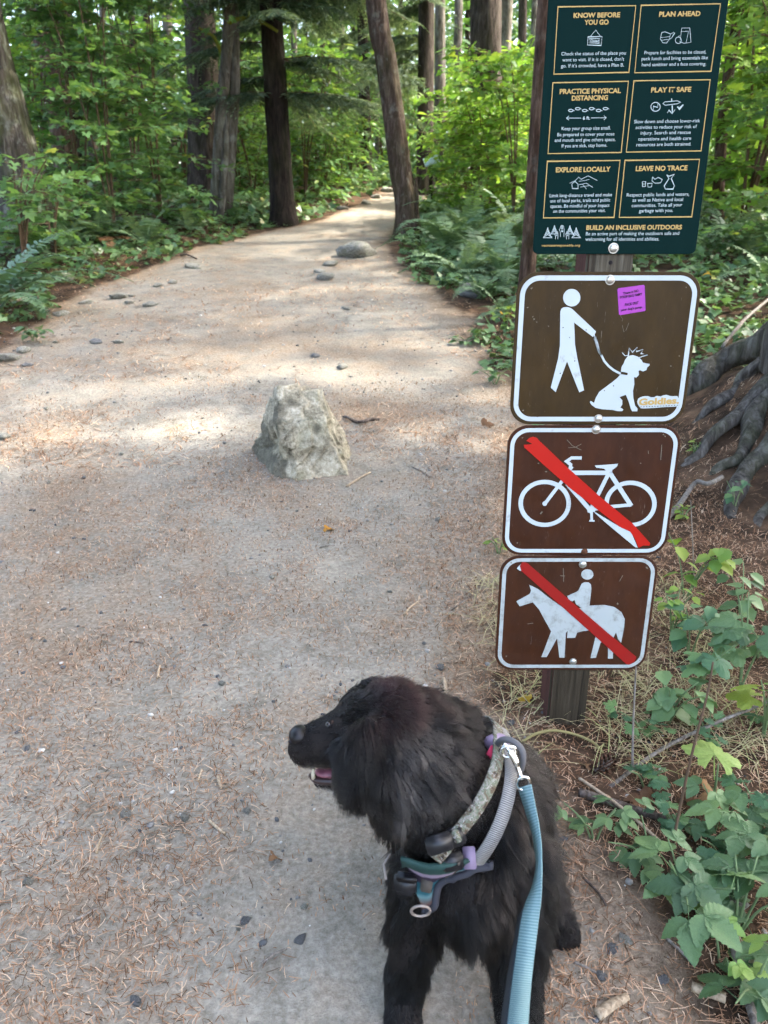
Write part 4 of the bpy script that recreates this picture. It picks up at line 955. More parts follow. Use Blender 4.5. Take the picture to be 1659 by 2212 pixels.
MT['l_fern_dead'] = leaf_mat('dead_frond', [(0, (.10, .045, .02)), (1, (.20, .10, .045))], .2, .7, per_object=True)
MT['l_near'] = leaf_mat('bramble_leaf', [(0, (.065, .135, .055)), (.5, (.11, .20, .080)), (1, (.175, .28, .105))], .25, .42, .45, per_object=True, veins=True)
MT['l_light'] = leaf_mat('pale_thimbleberry_leaf', [(0, (.22, .36, .10)), (.5, (.20, .36, .09)), (1, (.30, .42, .11))], .35, .5, .35, per_object=True, veins=True)
MT['l_thin'] = leaf_mat('herb_leaf', [(0, (.07, .16, .08)), (.5, (.10, .21, .10)), (1, (.16, .28, .10))], .3, .5, .3, per_object=True)
MT['l_dry'] = leaf_mat('dry_leaf', [(0, (.12, .06, .03)), (.5, (.22, .12, .06)), (1, (.33, .19, .09))], .15, .7, .2, per_object=True, warm=(1.1, .9, .7))
MT['l_yellow'] = leaf_mat('yellow_leaf', [(0, (.45, .30, .03)), (1, (.5, .24, .04))], .3, .6, .2, per_object=True, warm=(1, 1, .7))
MT['stem_green'] = plain('green_stem', (.13, .19, .08), .6, .3)
MT['stem_brown'] = Mat('brown_stem', .8, .2).color((.10, .065, .04)).m
MT['b_fir'] = bark_mat('fir_bark', (.012, .009, .007), (.042, .032, .026), (.10, .08, .068), .10)
MT['b_dark'] = bark_mat('dark_cedar_bark', (.007, .005, .004), (.022, .016, .013), (.052, .040, .032), .12)
MT['b_red'] = bark_mat('red_brown_bark', (.018, .010, .007), (.065, .038, .026), (.16, .11, .085), .12, .12, 1.3)
MT['b_lean'] = bark_mat('mottled_brown_bark', (.016, .010, .007), (.052, .035, .025), (.135, .10, .08), .22, .22, 1.2)
MT['b_alder'] = bark_mat('grey_alder_bark', (.035, .029, .023), (.095, .083, .068), (.22, .205, .18), .15, .35, .8, .3)
MT['b_mossy'] = bark_mat('mossy_grey_bark', (.014, .011, .009), (.05, .042, .035), (.15, .137, .118), .45, .35, .9)
MT['b_root'] = bark_mat('root_bark', (.022, .018, .015), (.075, .065, .056), (.19, .175, .155), .30, .1, 1.6)
MT['moss'] = Mat('branch_moss', .95, .05).m
Mm = MT['moss'].node_tree.nodes['Principled BSDF']; Mm.inputs['Base Color'].default_value = (.14, .15, .025, 1)

# ------------------------------------------------------------------ trees
def crown_conifer(seed, h=11.0, rad=3.0, n=2600, size=.34):
    g = np.random.default_rng(seed); t = g.random(n) ** .8; z = t * h
    rr = rad * (1 - t * .85) * np.sqrt(g.random(n)) ; a = g.random(n) * 6.283
    tier = np.round(z / .55) * .55; z = tier + g.normal(size=n) * .10 - rr * .18
    pos = np.stack([rr * np.cos(a), rr * np.sin(a), z], 1)
    ax = np.stack([np.cos(a), np.sin(a), -.35 + 0 * a], 1) + .35 * g.normal(size=(n, 3)); az = np.array([0, 0, 1.0]) + .3 * g.normal(size=(n, 3))
    return cloud(*DART, pos, ax, az, size * g.uniform(.6, 1.4, n), g.random(n))
def crown_broad(seed, rad=2.6, h=4.5, n=2600, size=.17, T=OVAL):
    g = np.random.default_rng(seed); cl = g.normal(size=(34, 3)) * np.array([rad * .45, rad * .45, h * .28]); cl[:, 2] += h * .5
    k = g.integers(0, 34, n); pos = cl[k] + g.normal(size=(n, 3)) * np.array([.5, .5, .22])
    a = g.random(n) * 6.283; ax = np.stack([np.cos(a), np.sin(a), -.3 + .3 * g.normal(size=n)], 1); az = np.array([0, 0, 1.0]) + .45 * g.normal(size=(n, 3))
    return cloud(*T, pos, ax, az, size * g.uniform(.6, 1.4, n), g.random(n))
CR = {}
for k in range(2): V, F, r = crown_conifer(140 + k, 11, 3.0, 800, .34); CR['thin', k] = mesh_np('crown', V, F, MT['l_con'], r)
V, F, r = crown_conifer(99, 11, 3.0, 4300, .34); CR['dense', 0] = CR['dense', 1] = mesh_np('crown', V, F, MT['l_con'], r)
for k in range(2):
    V, F, r = crown_conifer(40 + k); CR['con', k] = mesh_np('crown', V, F, MT['l_con'], r)
    V, F, r = crown_broad(60 + k); CR['vine', k] = mesh_np('crown', V, F, MT['l_vine'], r)
    V, F, r = crown_broad(80 + k); CR['bright', k] = mesh_np('crown', V, F, MT['l_bright'], r)
def tree(name, label, ub, Y, dpx, top, bark, H=14.0, crown='con', cz=6.0, cs=1.0, group=None, bend=None, flare=1.5, ridge=.09, limbs=0, k=0, cat='tree', seg=28):
    zb = 0
    for _ in range(4): xb = X_at(ub, Y, zb); zb = gz1(xb, Y)
    pts = [np.array([xb, Y, zb - .15]), np.array([xb, Y, zb])]
    for (u, v) in (bend or []) + [top]: pts.append(P(u, v, Y))
    d = pts[-1] - pts[-2]; d = d / d[2]
    d = d * np.array([.6, 1, 1]); z_end = zb + H; last = pts[-1]
    for s_ in (.33, .66, 1.0): pts.append(last + d * (z_end - last[2]) * s_)
    q = spline(pts, 84); dm = dpx / FPX * (Y * CP + .3)
    hgt = np.clip((q[:, 2] - zb) / H, 0, 1); rad = dm / 2 * (1 - .75 * hgt) * (1 + (flare - 1) * np.exp(-np.maximum(q[:, 2] - zb, 0) / (.35 * max(dm, .25) * 2)))
    t = thing(name, label, cat, (xb, Y, zb), 0, group)
    V, F = tube(q, rad, seg, ridge, 8, seed=xb * 3.1 + Y)
    kid('trunk', mesh_np('trunk', V, F, MT[bark], smooth=True), t)
    if crown:
        lk = [p for p in q if p[2] >= zb + cz - .3]; cp_ = lk[0] if lk else q[-1]
        me = CR[crown, k % 2]
        obj('crown', me, t, loc=Vector(cp_) - t.location, rot=(0, 0, random.uniform(0, 6)), scale=cs)
    return t, q, rad
def limb(t, pts, r0, r1, mat, name='branch', n=16, seg=8):
    q = spline(pts, n); return kid(name, mesh_np(name, *tube(q, np.linspace(r0, r1, n), seg, .15, 5), MT[mat], smooth=True), t)
def spray_geo(pos, out, L, g, npairs=11, w_=.30):        # one drooping flat conifer spray
    t = np.linspace(.06, 1, npairs); out = out / np.linalg.norm(out); sd = np.cross(out, [0, 0, 1.0]); sd /= np.linalg.norm(sd) + 1e-9
    mid = pos + np.outer(t * L, out) + np.outer(-(t ** 1.8) * L * .45, [0, 0, 1.0])
    P_, A_x = [], []
    for s_ in (-1, 1):
        P_.append(mid); A_x.append(sd * s_ * 1.0 + out * .75 + np.array([0, 0, -.3]) + .15 * g.normal(size=(npairs, 3)))
    P_.append(mid); A_x.append(np.repeat(out[None], npairs, 0) + np.array([0, 0, -.5]))
    ln = np.concatenate([w_ * L * (1.15 - t), w_ * L * (1.15 - t), np.full(npairs, L * .12)])
    return np.vstack(P_), np.vstack(A_x), ln
NEED = (np.array([(0, 0, 0), (.4, .13, .02), (.4, -.13, .02), (1, 0, -.05)]), np.array([(0, 3, 1), (0, 2, 3)]))
def low_branches(t, q, zlo, zhi, n, L, seed, tint=(0, 1), dirs=None, mat='l_con'):
    g = np.random.default_rng(seed); Pp, Ax, Ln = [], [], []
    base = t.location.z; tb = []
    for k in range(n):
        z = base + g.uniform(zlo, zhi); c = q[np.argmin(abs(q[:, 2] - z))]; a = g.uniform(*(dirs or (0, 6.283)))
        d = np.array([math.cos(a), math.sin(a), .12]); l = L * g.uniform(.55, 1.1); m = int(8 + l * 9)
        br = [c + d * l * s_ + np.array([0, 0, -.28 * l * s_ * s_]) for s_ in np.linspace(0, 1, 6)]; tb.append(tube(br, np.linspace(.014, .004, 6), 5))
        for s_ in np.linspace(.12, 1, m):
            c2 = c + d * l * s_ + np.array([0, 0, -.28 * l * s_ * s_]); sd = np.cross(d, [0, 0, 1.0])
            for sg in (-1, 1):
                o = d * .55 + sd * sg * g.uniform(.5, 1.0) + np.array([0, 0, -.15]); a_, b_, c_ = spray_geo(c2, o, g.uniform(.34, .70) * (1.15 - .5 * s_), g)
                Pp.append(a_); Ax.append(b_); Ln.append(c_)
    Pp, Ax, Ln = np.vstack(Pp), np.vstack(Ax), np.concatenate(Ln); az = np.array([0, 0, 1.0]) + .25 * g.normal(size=Pp.shape)
    V, F, r = cloud(*NEED, Pp, Ax, az, Ln, g.uniform(*tint, len(Pp)))
    kid('foliage', mesh_np('foliage', V, F, MT[mat], r), t)
    kid('low_branches', mesh_np('low_branches', *join(tb), MT['stem_brown']), t, kind='stuff')

tree('moss_flecked_tree', 'thick leaning mossy grey trunk at the left picture edge', 66, 9.6, 96, (-38, 60), 'b_mossy', 15, 'thin', 8, 1.0, bend=[(48, 405), (30, 340), (-11, 179)], flare=1.3)
tree('red_barked_tree', 'orange-brown leaning trunk behind the leaves at upper left', 152, 14.0, 44, (72, 0), 'b_red', 16, 'thin', 8.5, .9, bend=[(128, 260), (108, 130)], k=1)
tree('dark_tree', 'dark straight trunk right of the orange-brown leaning trunk, upper left', 170, 16.5, 36, (134, 0), 'b_dark', 18, 'thin', 9, 1.0)
tree('fir_tree', 'thickest dark furrowed fir trunk left of the slim grey stems', 447, 14.2, 66, (431, 0), 'b_fir', 20, 'thin', 9.5, 1.15, flare=1.25, ridge=.12)
t5, q5, r5 = tree('alder_clump', 'slim grey multi-stemmed tree in front of the thick fir trunk', 466, 12.1, 26, (496, 0), 'b_alder', 12, 'vine', 6.0, 1.1, bend=[(478, 250)], flare=1.35)
limb(t5, [q5[2] + np.array([.12, .1, 0]), P(498, 330, 12.15), P(508, 180, 12.15), P(505, 0, 12.15), P(500, -200, 12.2)], .085, .05, 'b_alder', 'stem', 24, 14)
limb(t5, [q5[2] + np.array([.05, -.05, 0]), P(484, 380, 12.0), P(489, 300, 12.05), P(492, 220, 12.1)], .06, .03, 'b_alder', 'stem', 20, 12)
limb(t5, [P(480, 60, 12.1), P(510, 42, 12.0), P(548, 40, 11.9), P(580, 55, 11.8), P(600, 68, 11.8)], .030, .018, 'moss', 'mossy_branch')
limb(t5, [P(480, 120, 12.1), P(462, 80, 12.0), P(445, 70, 11.9), P(430, 60, 11.8)], .026, .014, 'moss', 'mossy_branch')
t6, q6, r6 = tree('cedar_tree', 'dark cedar trunk with drooping feathery branches left of the far trail', 612, 12.4, 48, (585, 0), 'b_dark', 18, 'thin', 7.0, 1.0, flare=1.45, ridge=.10)
low_branches(t6, q6, 1.7, 5.6, 62, 1.9, 5, (.25, 1))
t7, q7, r7 = tree('leaning_tree', 'brown leaning trunk at the right trail edge with the far path behind it', 880, 10.9, 46, (812, 0), 'b_lean', 13, 'bright', 6.5, 1.1, bend=[(878, 440), (866, 371), (851, 254), (832, 117)], flare=1.55, ridge=.07)
limb(t7, [P(898, 385, 10.85), P(903, 430, 10.8), P(900, 470, 10.75), P(895, 500, 10.7)], .02, .006, 'b_lean')
t8, q8, _ = tree('far_conifer', 'dark thin conifer trunk just left of the leaning tree, far back', 792, 20.5, 24, (782, 0), 'b_dark', 18, 'thin', 8, .9)
low_branches(t8, q8, 2.0, 7.5, 40, 2.2, 6, (.4, 1))
tree('far_conifer', 'very thin far trunk showing left of the leaning tree beside the dark one', 815, 26, 11, (813, 0), 'b_alder', 16, 'thin', 9, .7, k=1, seg=12)
t10, q10, _ = tree('grey_fir_tree', 'left one of two grey-brown trunks right of the leaning tree', 917, 16.5, 35, (922, 0), 'b_fir', 20, 'thin', 9, 1.0, flare=1.2)
low_branches(t10, q10, 2.0, 6.0, 24, 1.7, 8, (.5, 1), (2.0, 4.6))
tree('grey_fir_tree', 'right and slimmer one of two grey-brown trunks right of the leaning tree', 951, 18.5, 23, (951, 0), 'b_alder', 20, 'thin', 9, 1.0, k=1, flare=1.2)
tree('big_fir_tree', 'broad dark furrowed fir trunk upper middle right, left of the green sign', 1052, 15.0, 66, (1050, 0), 'b_fir', 22, 'thin', 10, 1.1, flare=1.15, ridge=.12)
tree('pale_trunk_tree', 'pale grey trunk half hidden behind the broad dark fir', 1078, 20, 30, (1094, 0), 'b_alder', 20, 'thin', 10, 1.0, k=1)
tree('young_tree', 'slim reddish leaning young tree directly left of the green sign', 1131, 6.5, 33, (1177, 0), 'b_red', 9, 'bright', 5.2, .8, bend=[(1146, 500), (1158, 300)], flare=1.5, ridge=.05)
tree('slanting_tree', 'slim slanting brown trunk right of the green sign', 1548, 10.2, 22, (1600, 0), 'b_red', 12, 'bright', 5.5, .9, k=1, bend=[(1562, 256), (1584, 90)])
tree('slanting_tree', 'second slim trunk at the right picture edge beyond the ferns', 1640, 13.0, 24, (1612, 0), 'b_fir', 14, 'vine', 6, 1.0, k=1)

# little pale panel far back beside the trail
ib = thing('info_panel', 'small pale blue slanted panel far back right of the leaning tree', 'panel', (Xg(930, 15.0), 15.0, gz1(Xg(930, 15.0), 15.0)))
bm = bmesh.new(); bmesh.ops.create_cube(bm, size=1)
for v_ in bm.verts: v_.co = Matrix.Rotation(R(-18), 3, 'Y') @ Matrix.Rotation(R(35), 3, 'X') @ Vector((v_.co.x * .27, v_.co.y * .24, v_.co.z * .03)) + Vector((0, 0, .70))
bmesh.ops.bevel(bm, geom=bm.edges[:], offset=.006, segments=1, affect='EDGES')
obj('board', bm_mesh('board', bm, plain('pale_blue_board', (.42, .55, .62), .5, .3)), ib)
obj('stake', mesh_np('stake', *tube([(0, .03, -.1), (0, .03, .72)], .035, 8), MT['b_dark']), ib)
# tree with exposed roots at the right edge, trunk just out of the frame
rt = thing('rooted_tree', 'large tree base with exposed grey roots at the right picture edge', 'tree', (2.35, 3.9, gz1(2.35, 3.9)))
q = spline([(2.35, 3.9, gz1(2.35, 3.9) - .2), (2.35, 3.9, gz1(2.35, 3.9) + .1), (2.42, 3.95, 2.5), (2.6, 4.1, 6), (2.75, 4.2, 10), (2.8, 4.2, 15)], 50)
hh = q[:, 2] - gz1(2.35, 3.9); rad = .27 * (1 - .04 * np.clip(hh, 0, 16)) * (1 + .55 * np.exp(-np.maximum(hh, 0) / .25))
kid('trunk', mesh_np('trunk', *tube(q, rad, 32, .12, 8), MT['b_root'], smooth=True), rt)
obj('crown', CR['con', 0], rt, loc=(.35, .2, 6.5), scale=1.0)
def root(pts, r0, r1):
    pp = [np.array([x, y, gz1(x, y) + l]) for x, y, l in pts]; q = spline(pp, 40); n = len(q); k_ = np.linspace(0, 1, n); sd_ = pts[1][0] * 13 + pts[1][1] * 7
    q[:, 0] += .07 * vn(k_ * 5 + sd_, sd_, 1.0) * np.sin(k_ * np.pi); q[:, 1] += .09 * vn(k_ * 4 + sd_, sd_, 5.0) * np.sin(k_ * np.pi); q[:, 2] += .018 * vn(k_ * 7 + sd_, sd_, 9.0)
    r = np.linspace(r0, r1, n) * (1 + .35 * vn(k_ * 6 + sd_, 3.0, sd_))
    kid('root', mesh_np('root', *tube(q, r, 14, .22, 6, seed=r0 * 99), MT['b_root'], smooth=True), rt)
root([(2.45, 4.15, .20), (2.15, 4.30, .10), (1.95, 4.38, .06), (1.76, 4.42, .05), (1.66, 4.36, -.02)], 0.101, 0.040)
root([(2.3, 3.9, .18), (2.02, 3.85, .05), (1.80, 3.75, .04), (1.58, 3.60, .035), (1.42, 3.52, -.02)], 0.066, 0.027)
root([(2.3, 3.8, .10), (1.95, 3.72, .02), (1.72, 3.58, .02), (1.56, 3.42, .015), (1.48, 3.34, -.02)], 0.055, 0.019)
root([(2.3, 3.7, .12), (1.95, 3.50, .04), (1.72, 3.32, .03), (1.55, 3.12, -.01), (1.45, 3.0, -.03)], 0.078, 0.022)
root([(2.35, 3.55, .10), (1.98, 3.25, .05), (1.75, 3.05, .03), (1.64, 2.92, -.03)], 0.101, 0.036)
root([(2.1, 3.4, .02), (1.85, 3.05, .03), (1.66, 2.72, .0), (1.6, 2.6, -.03)], 0.047, 0.018)

root([(2.3, 4.0, .16), (2.05, 4.05, .05), (1.86, 4.02, .03), (1.7, 3.92, .02), (1.55, 3.86, -.02)], .05, .02)
root([(2.1, 3.62, .05), (1.86, 3.50, .03), (1.70, 3.44, .03), (1.60, 3.30, .0), (1.50, 3.20, -.02)], .035, .014)
root([(2.0, 3.30, .03), (1.80, 3.20, .03), (1.62, 3.02, .02), (1.50, 2.86, -.02)], .04, .016)
# tall trees right of and behind the trail head, out of the frame, that shade the near trail
for i, (x, y, cs, cz, kind) in enumerate([(6.0, 1.2, 1.5, 4.2, 'dense'), (7.8, 3.2, 1.25, 4.6, 'dense'), (9.5, 1.0, 1.5, 6.0, 'dense'), (8.4, 9.0, 1.4, 4.6, 'con')]):
    t = thing('shade_tree', 'tall conifer standing right of the trail outside the view', 'tree', (x, y, gz1(x, y)), 0, 'tall conifers right of the view')
    q = np.array([(x, y, gz1(x, y) - .2), (x, y, gz1(x, y) + 2), (x + .1, y, 6), (x + .1, y, 14)]); q = spline(q, 14)
    kid('trunk', mesh_np('trunk', *tube(q, np.linspace(.24, .08, 14), 16, .08), MT['b_fir'], smooth=True), t)
    obj('crown', CR[kind, i % 2], t, loc=(0, 0, cz), rot=(0, 0, i * 1.3), scale=cs)

for i, (x, y, cs, cz) in enumerate([(-6.2, 1.0, 1.2, 2.6), (-8.0, -2.5, 1.3, 2.6), (-5.4, -2.0, 1.0, 2.6)]):  # unseen trees added on the left to block sky light from there
    t = thing('shade_tree', 'unseen tall conifer added left of the trail to block the sky', 'tree', (x, y, gz1(x, y)), 0, 'unseen conifers added left of the view')
    q = spline(np.array([(x, y, gz1(x, y) - .2), (x, y, gz1(x, y) + 2), (x + .1, y, 6), (x + .1, y, 14)]), 14)
    kid('trunk', mesh_np('trunk', *tube(q, np.linspace(.24, .08, 14), 16, .08), MT['b_fir'], smooth=True), t)
    obj('crown', CR['dense', 0], t, loc=(0, 0, cz), rot=(0, 0, i * 1.3), scale=cs)

# ------------------------------------------------------------------ shrubs
def shrub_geo(h, spread, nb, leaf, size, seed, blen=1.0, step=.055, up=.5):
    g = np.random.default_rng(seed); stems, P_, A_ = [], [], []
    ns = 4
    for k in range(ns):
        a = g.uniform(0, 6.283); lean = g.uniform(.15, .55) * spread
        st = spline([(0, 0, -.1), (lean * .25 * math.cos(a), lean * .25 * math.sin(a), h * .4), (lean * .7 * math.cos(a), lean * .7 * math.sin(a), h * .8), (lean * 1.2 * math.cos(a), lean * 1.2 * math.sin(a), h)], 14)
        stems.append(tube(st, np.linspace(.015, .005, 14), 6))
        for j in range(nb // ns):
            i = g.integers(1, 14); c = st[i]; b = g.uniform(0, 6.283); l = blen * g.uniform(.5, 1.2) * (1 - .25 * i / 14)
            d = np.array([math.cos(b), math.sin(b), g.uniform(-.02, .35)])
            t = np.arange(.12, 1, step / l); m = c + np.outer(t * l, d) + np.outer(-(t ** 2) * l * .22, [0, 0, 1.0])
            stems.append(tube(m[::4] if len(m) > 8 else m, np.linspace(.006, .002, len(m[::4] if len(m) > 8 else m)), 4))
            sd = np.cross(d, [0, 0, 1.0]); sg = np.where(np.arange(len(t)) % 2, 1, -1)[:, None]
            P_.append(m + sd * sg * size * .25 + g.normal(size=m.shape) * size * .22); A_.append(d * .6 + sd * sg * .8 + np.array([0, 0, -.28]) + .35 * g.normal(size=m.shape))
    P_, A_ = np.vstack(P_), np.vstack(A_); az = np.array([0, 0, 1.0]) + .32 * g.normal(size=P_.shape)
    return join(stems), cloud(*leaf, P_, A_, az, size * g.uniform(.6, 1.35, len(P_)), np.clip(g.normal(.45, .22, len(P_)), 0, 1))
_shr = {}
def shrub(name, label, x, y, key, h, spread, nb, leaf, size, mat, cat='shrub', group=None, rz=0, scale=1.0, z=None, **kw):
    if (key, mat) not in _shr:
        st, (V, F, r) = shrub_geo(h, spread, nb, leaf, size, key, **kw)
        _shr[key, mat] = (mesh_np('stems', *st, MT['stem_brown'], smooth=True), mesh_np('foliage', V, F, MT[mat], r))
    a, b = _shr[key, mat]; t = thing(name, label, cat, (x, y, gz1(x, y) if z is None else z), rz, group); t.scale = (scale,) * 3
    obj('stems', a, t); obj('foliage', b, t); return t
VM = dict(leaf=MAPLE, size=.10, step=.030)
shrub('vine_maple', 'tall layered maple shrub filling the middle of the left side behind the ferns', Xg(250, 10.2), 10.2, 1, 3.2, 1.3, 84, mat='l_vine', rz=.3, blen=1.15, **VM)
shrub('vine_maple', 'layered maple shrub directly left of the thick fir trunk', Xg(350, 11.3), 11.3, 2, 3.4, 1.2, 84, mat='l_vine', rz=1.2, blen=1.1, **VM)
shrub('vine_maple', 'layered maple shrub between the mossy left trunk and the left ferns', Xg(185, 10.4), 10.4, 3, 2.6, 1.1, 72, mat='l_vine', rz=2.0, blen=1.0, **VM)
shrub('vine_maple', 'sunlit yellow-green maple shrub in front of the orange-brown trunk', Xg(105, 11.4), 11.4, 4, 2.3, .9, 44, mat='l_bright', rz=.5, blen=1.0, **VM)
shrub('vine_maple', 'leafy maple shrub high at the upper left between the far trunks', Xg(255, 13.5), 14.6, 1, 3.2, 1.3, 84, mat='l_vine', rz=3.1, scale=1.15, blen=1.15, **VM)
shrub('maple_sapling', 'light green leafy sapling in front of the mossy left trunk', Xg(55, 8.1), 8.1, 5, 1.05, .8, 24, mat='l_vine', rz=.9, blen=.7, **VM)
shrub('maple_sapling', 'pale leafy sapling at the foot of the mossy left trunk', Xg(118, 8.6), 8.6, 6, .8, .7, 20, mat='l_vine', rz=2.9, blen=.6, **VM)
shrub('vine_maple', 'glowing yellow-green maple shrub between the leaning tree and the young tree', Xg(1040, 12.4), 12.4, 7, 1.7, 1.0, 76, mat='l_bright', rz=0, blen=1.0, **VM)
shrub('vine_maple', 'bright maple shrub left of the young tree and the green sign', Xg(1110, 11.2), 11.2, 8, 1.9, 1.0, 76, mat='l_bright', rz=2, blen=1.0, **VM)
shrub('vine_maple', 'bright maple shrub right of the green sign', Xg(1600, 9.6), 9.6, 8, 1.9, 1.0, 76, mat='l_bright', rz=4, scale=1.45, blen=1.0, **VM)
shrub('vine_maple', 'tall maple shrub at the upper right corner behind the slanting trunk', Xg(1640, 12.0), 12.0, 7, 1.7, 1.0, 76, mat='l_bright', rz=1, scale=2.0, blen=1.0, **VM)
shrub('vine_maple', 'mid-green maple shrub hanging over the right picture edge', Xg(1690, 7.6), 7.6, 3, 2.6, 1.1, 72, mat='l_vine', rz=4.4, scale=.9, blen=1.0, **VM)
LM = [(0, 'mossy left trunk'), (95, 'orange-brown leaning trunk'), (150, 'dark straight left trunk'), (435, 'thick fir trunk'), (490, 'slim grey stems'), (600, 'cedar trunk'), (800, 'far trail bend'), (865, 'leaning tree'), (930, 'two grey-brown trunks'), (1050, 'broad fir trunk'), (1150, 'young tree'), (1565, 'green sign right edge'), (1659, 'right picture edge')]
_used = set()
def where(u, Y, lead):
    lu, lm = min(LM, key=lambda q: abs(q[0] - u)); side = 'just behind' if abs(lu - u) < 14 else ('left of' if u < lu else 'right of')
    for d in (['near'] if Y < 15 else ['set back'] if Y < 18.5 else ['far back'] if Y < 23 else ['deep in the woods'] if Y < 30 else ['farthest back']) + ['partly hidden', 'half shaded', 'slightly apart', 'close beside another']:
        l = f'{lead}, {d}, {side} the {lm}'
        if l not in _used: _used.add(l); return l
    return l
# under-storey bushes along the far trail
UB = dict(leaf=OVAL, size=.13, blen=.8, step=.035)
spots = [(520, 15.5, 0), (548, 14.4, 0), (660, 15.2, 0), (700, 15.8, 0), (735, 17.2, 0), (760, 18.6, 0), (680, 18.5, 1), (640, 20, 1), (600, 19, 1), (540, 20, 1), (480, 18, 1), (400, 17, 1), (330, 18, 1), (290, 15.6, 0), (60, 17, 1), (10, 14.5, 0), (215, 19, 1),
         (930, 19.5, 1), (975, 15, 0), (1010, 14.2, 0), (1060, 13.2, 0), (1110, 14.8, 0), (1145, 17, 1), (1000, 21, 1), (1200, 19, 1), (1560, 14, 0), (1610, 16, 1), (1660, 12, 0), (1590, 20, 1), (770, 24, 1), (830, 27, 1), (880, 25, 1), (450, 24, 1), (150, 23, 1), (960, 26, 1), (1080, 24, 1)]
for i, (u, Y, k) in enumerate(spots):
    y = Y; x = Xg(u, Y)
    if path_in(x, y) > -.15: x += .9 if u > 850 else -.9
    shrub('bush', where(u, Y, ('yellow-green' if (i % 3 == 0 or u > 950) else 'green') + (' low leafy bush' if k == 0 else ' tall leafy bush')), x, y, 20 + i % 3, 1.3, .8, 56, mat=('l_bright' if (i % 3 == 0 or u > 950) else 'l_vine'), cat='bush', group='undergrowth bushes beyond the trail', rz=i * 1.7, scale=(1.0 if k == 0 else 1.8) * random.uniform(.75, 1.15), **UB)

# ------------------------------------------------------------------ ferns
def frond_mesh(seed, e0, e1, mat, pairs=26):
    g = np.random.default_rng(seed); n = 40; el = np.radians(np.linspace(e0, e1, n)); st = 1.0 / n
    c = np.concatenate([[(0, 0, 0)], np.cumsum(np.stack([np.cos(el) * st, 0 * el, np.sin(el) * st], 1), 0)])
    c[:, 1] += .03 * np.sin(np.linspace(0, 3, len(c)) + seed)
    t = np.linspace(.14, .99, pairs); q = np.stack([np.interp(t * n, np.arange(n + 1), c[:, i]) for i in range(3)], 1)
    T = np.stack([np.cos(np.interp(t * n, np.arange(n), el)), 0 * t, np.sin(np.interp(t * n, np.arange(n), el))], 1)
    prof = .145 * np.minimum(1, (t - .05) / .18) * (1 - ((t - .2).clip(0) / .82) ** 1.6) + .012
    Pq, Ax, L = [], [], []
    for s_ in (-1, 1):
        Pq.append(q); Ax.append(np.array([0, s_, 0]) + T * .35 + np.array([0, 0, -.10]) + .08 * g.normal(size=q.shape)); L.append(prof * g.uniform(.88, 1.1, pairs))
    up = np.stack([-T[:, 2], 0 * t, T[:, 0]], 1); up = np.vstack([up, up]) + .15 * g.normal(size=(2 * pairs, 3))
    PIN = (np.array([(0, .05, 0), (0, -.05, 0), (.5, .12, .03), (.5, -.12, .03), (1, 0, -.06)]), np.array([(0, 1, 3), (0, 3, 2), (2, 3, 4)]))
    V, F, _ = cloud(*PIN, np.vstack(Pq), np.vstack(Ax), up, np.concatenate(L))
    V2, F2 = join([(V, F), tube(c[::4], np.linspace(.006, .002, len(c[::4])), 4)])
    return mesh_np('frond', V2, F2, MT[mat])
FR = [frond_mesh(k, e0, e1, 'l_fern') for k, (e0, e1) in enumerate([(72, -30), (60, -40), (50, -25), (78, 5), (40, -45)])]
FRD = frond_mesh(9, 35, -60, 'l_fern_dead')
def fern(label, u, Y, size, n=11, dead=0, x=None):
    x = Xg(u, Y) if x is None else x; t = thing('sword_fern', label, 'fern', (x, Y, gz1(x, Y) - .01), random.uniform(0, 6), 'sword ferns beside the trail')
    for i in range(n):
        obj('frond', FR[i % 5], t, rot=(random.uniform(-.15, .15), random.uniform(-.12, .12), 6.283 * i / n + random.uniform(-.25, .25)), scale=size * random.uniform(.7, 1.1))
    for i in range(dead): obj('dead_frond', FRD, t, rot=(0, 0, random.uniform(0, 6.28)), scale=size * .8)
for a in [('large pale fern at the left picture edge above the mossy white rock', -12, 6.7, 1.3, 15), ('fern with brown dead fronds under the left maple shrubs', 215, 9.8, 1.0, 12, 3), ('low fern right of the fern with brown dead fronds', 318, 9.9, .85, 11),
          ('small fern left of the fern with brown dead fronds', 150, 9.2, .65, 9), ('small fern at the left trail edge below the thick fir trunk', 410, 10.9, .6, 9), ('tall fern at the left picture edge behind the large pale fern', 60, 8.9, .8, 11, 1), ('fern beside the cedar foot, left of the far trail', 560, 13.2, .55, 9),
          ('big arching fern right of the leaning tree', 965, 9.4, 1.15, 13), ('dense blue-green fern left of the young tree trunk', 1045, 8.7, 1.05, 13), ('fern in the middle of the right fern bank', 1005, 8.1, .9, 12), ('fern touching the young tree trunk on its left side', 1095, 7.9, .95, 12), ('low fern at the front of the right fern bank', 1040, 7.3, .6, 10),
          ('small fern at the trail side of the right fern bank', 935, 8.9, .6, 9), ('fern at the back of the right bank near the leaning tree', 1010, 10.3, 1.0, 12), ('fern behind the right bank beside the young tree', 1110, 9.6, 1.0, 12),
          ('fern right of the green sign at the right picture edge', 1625, 7.8, .95, 12), ('fern behind the green sign edge on the right bank', 1560, 9.0, .9, 11), ('low fern under the young tree left of the dog sign', 1085, 6.6, .5, 9), ('fern at the right edge above the ivy bank', 1655, 6.7, .7, 10)]:
    fern(*a)

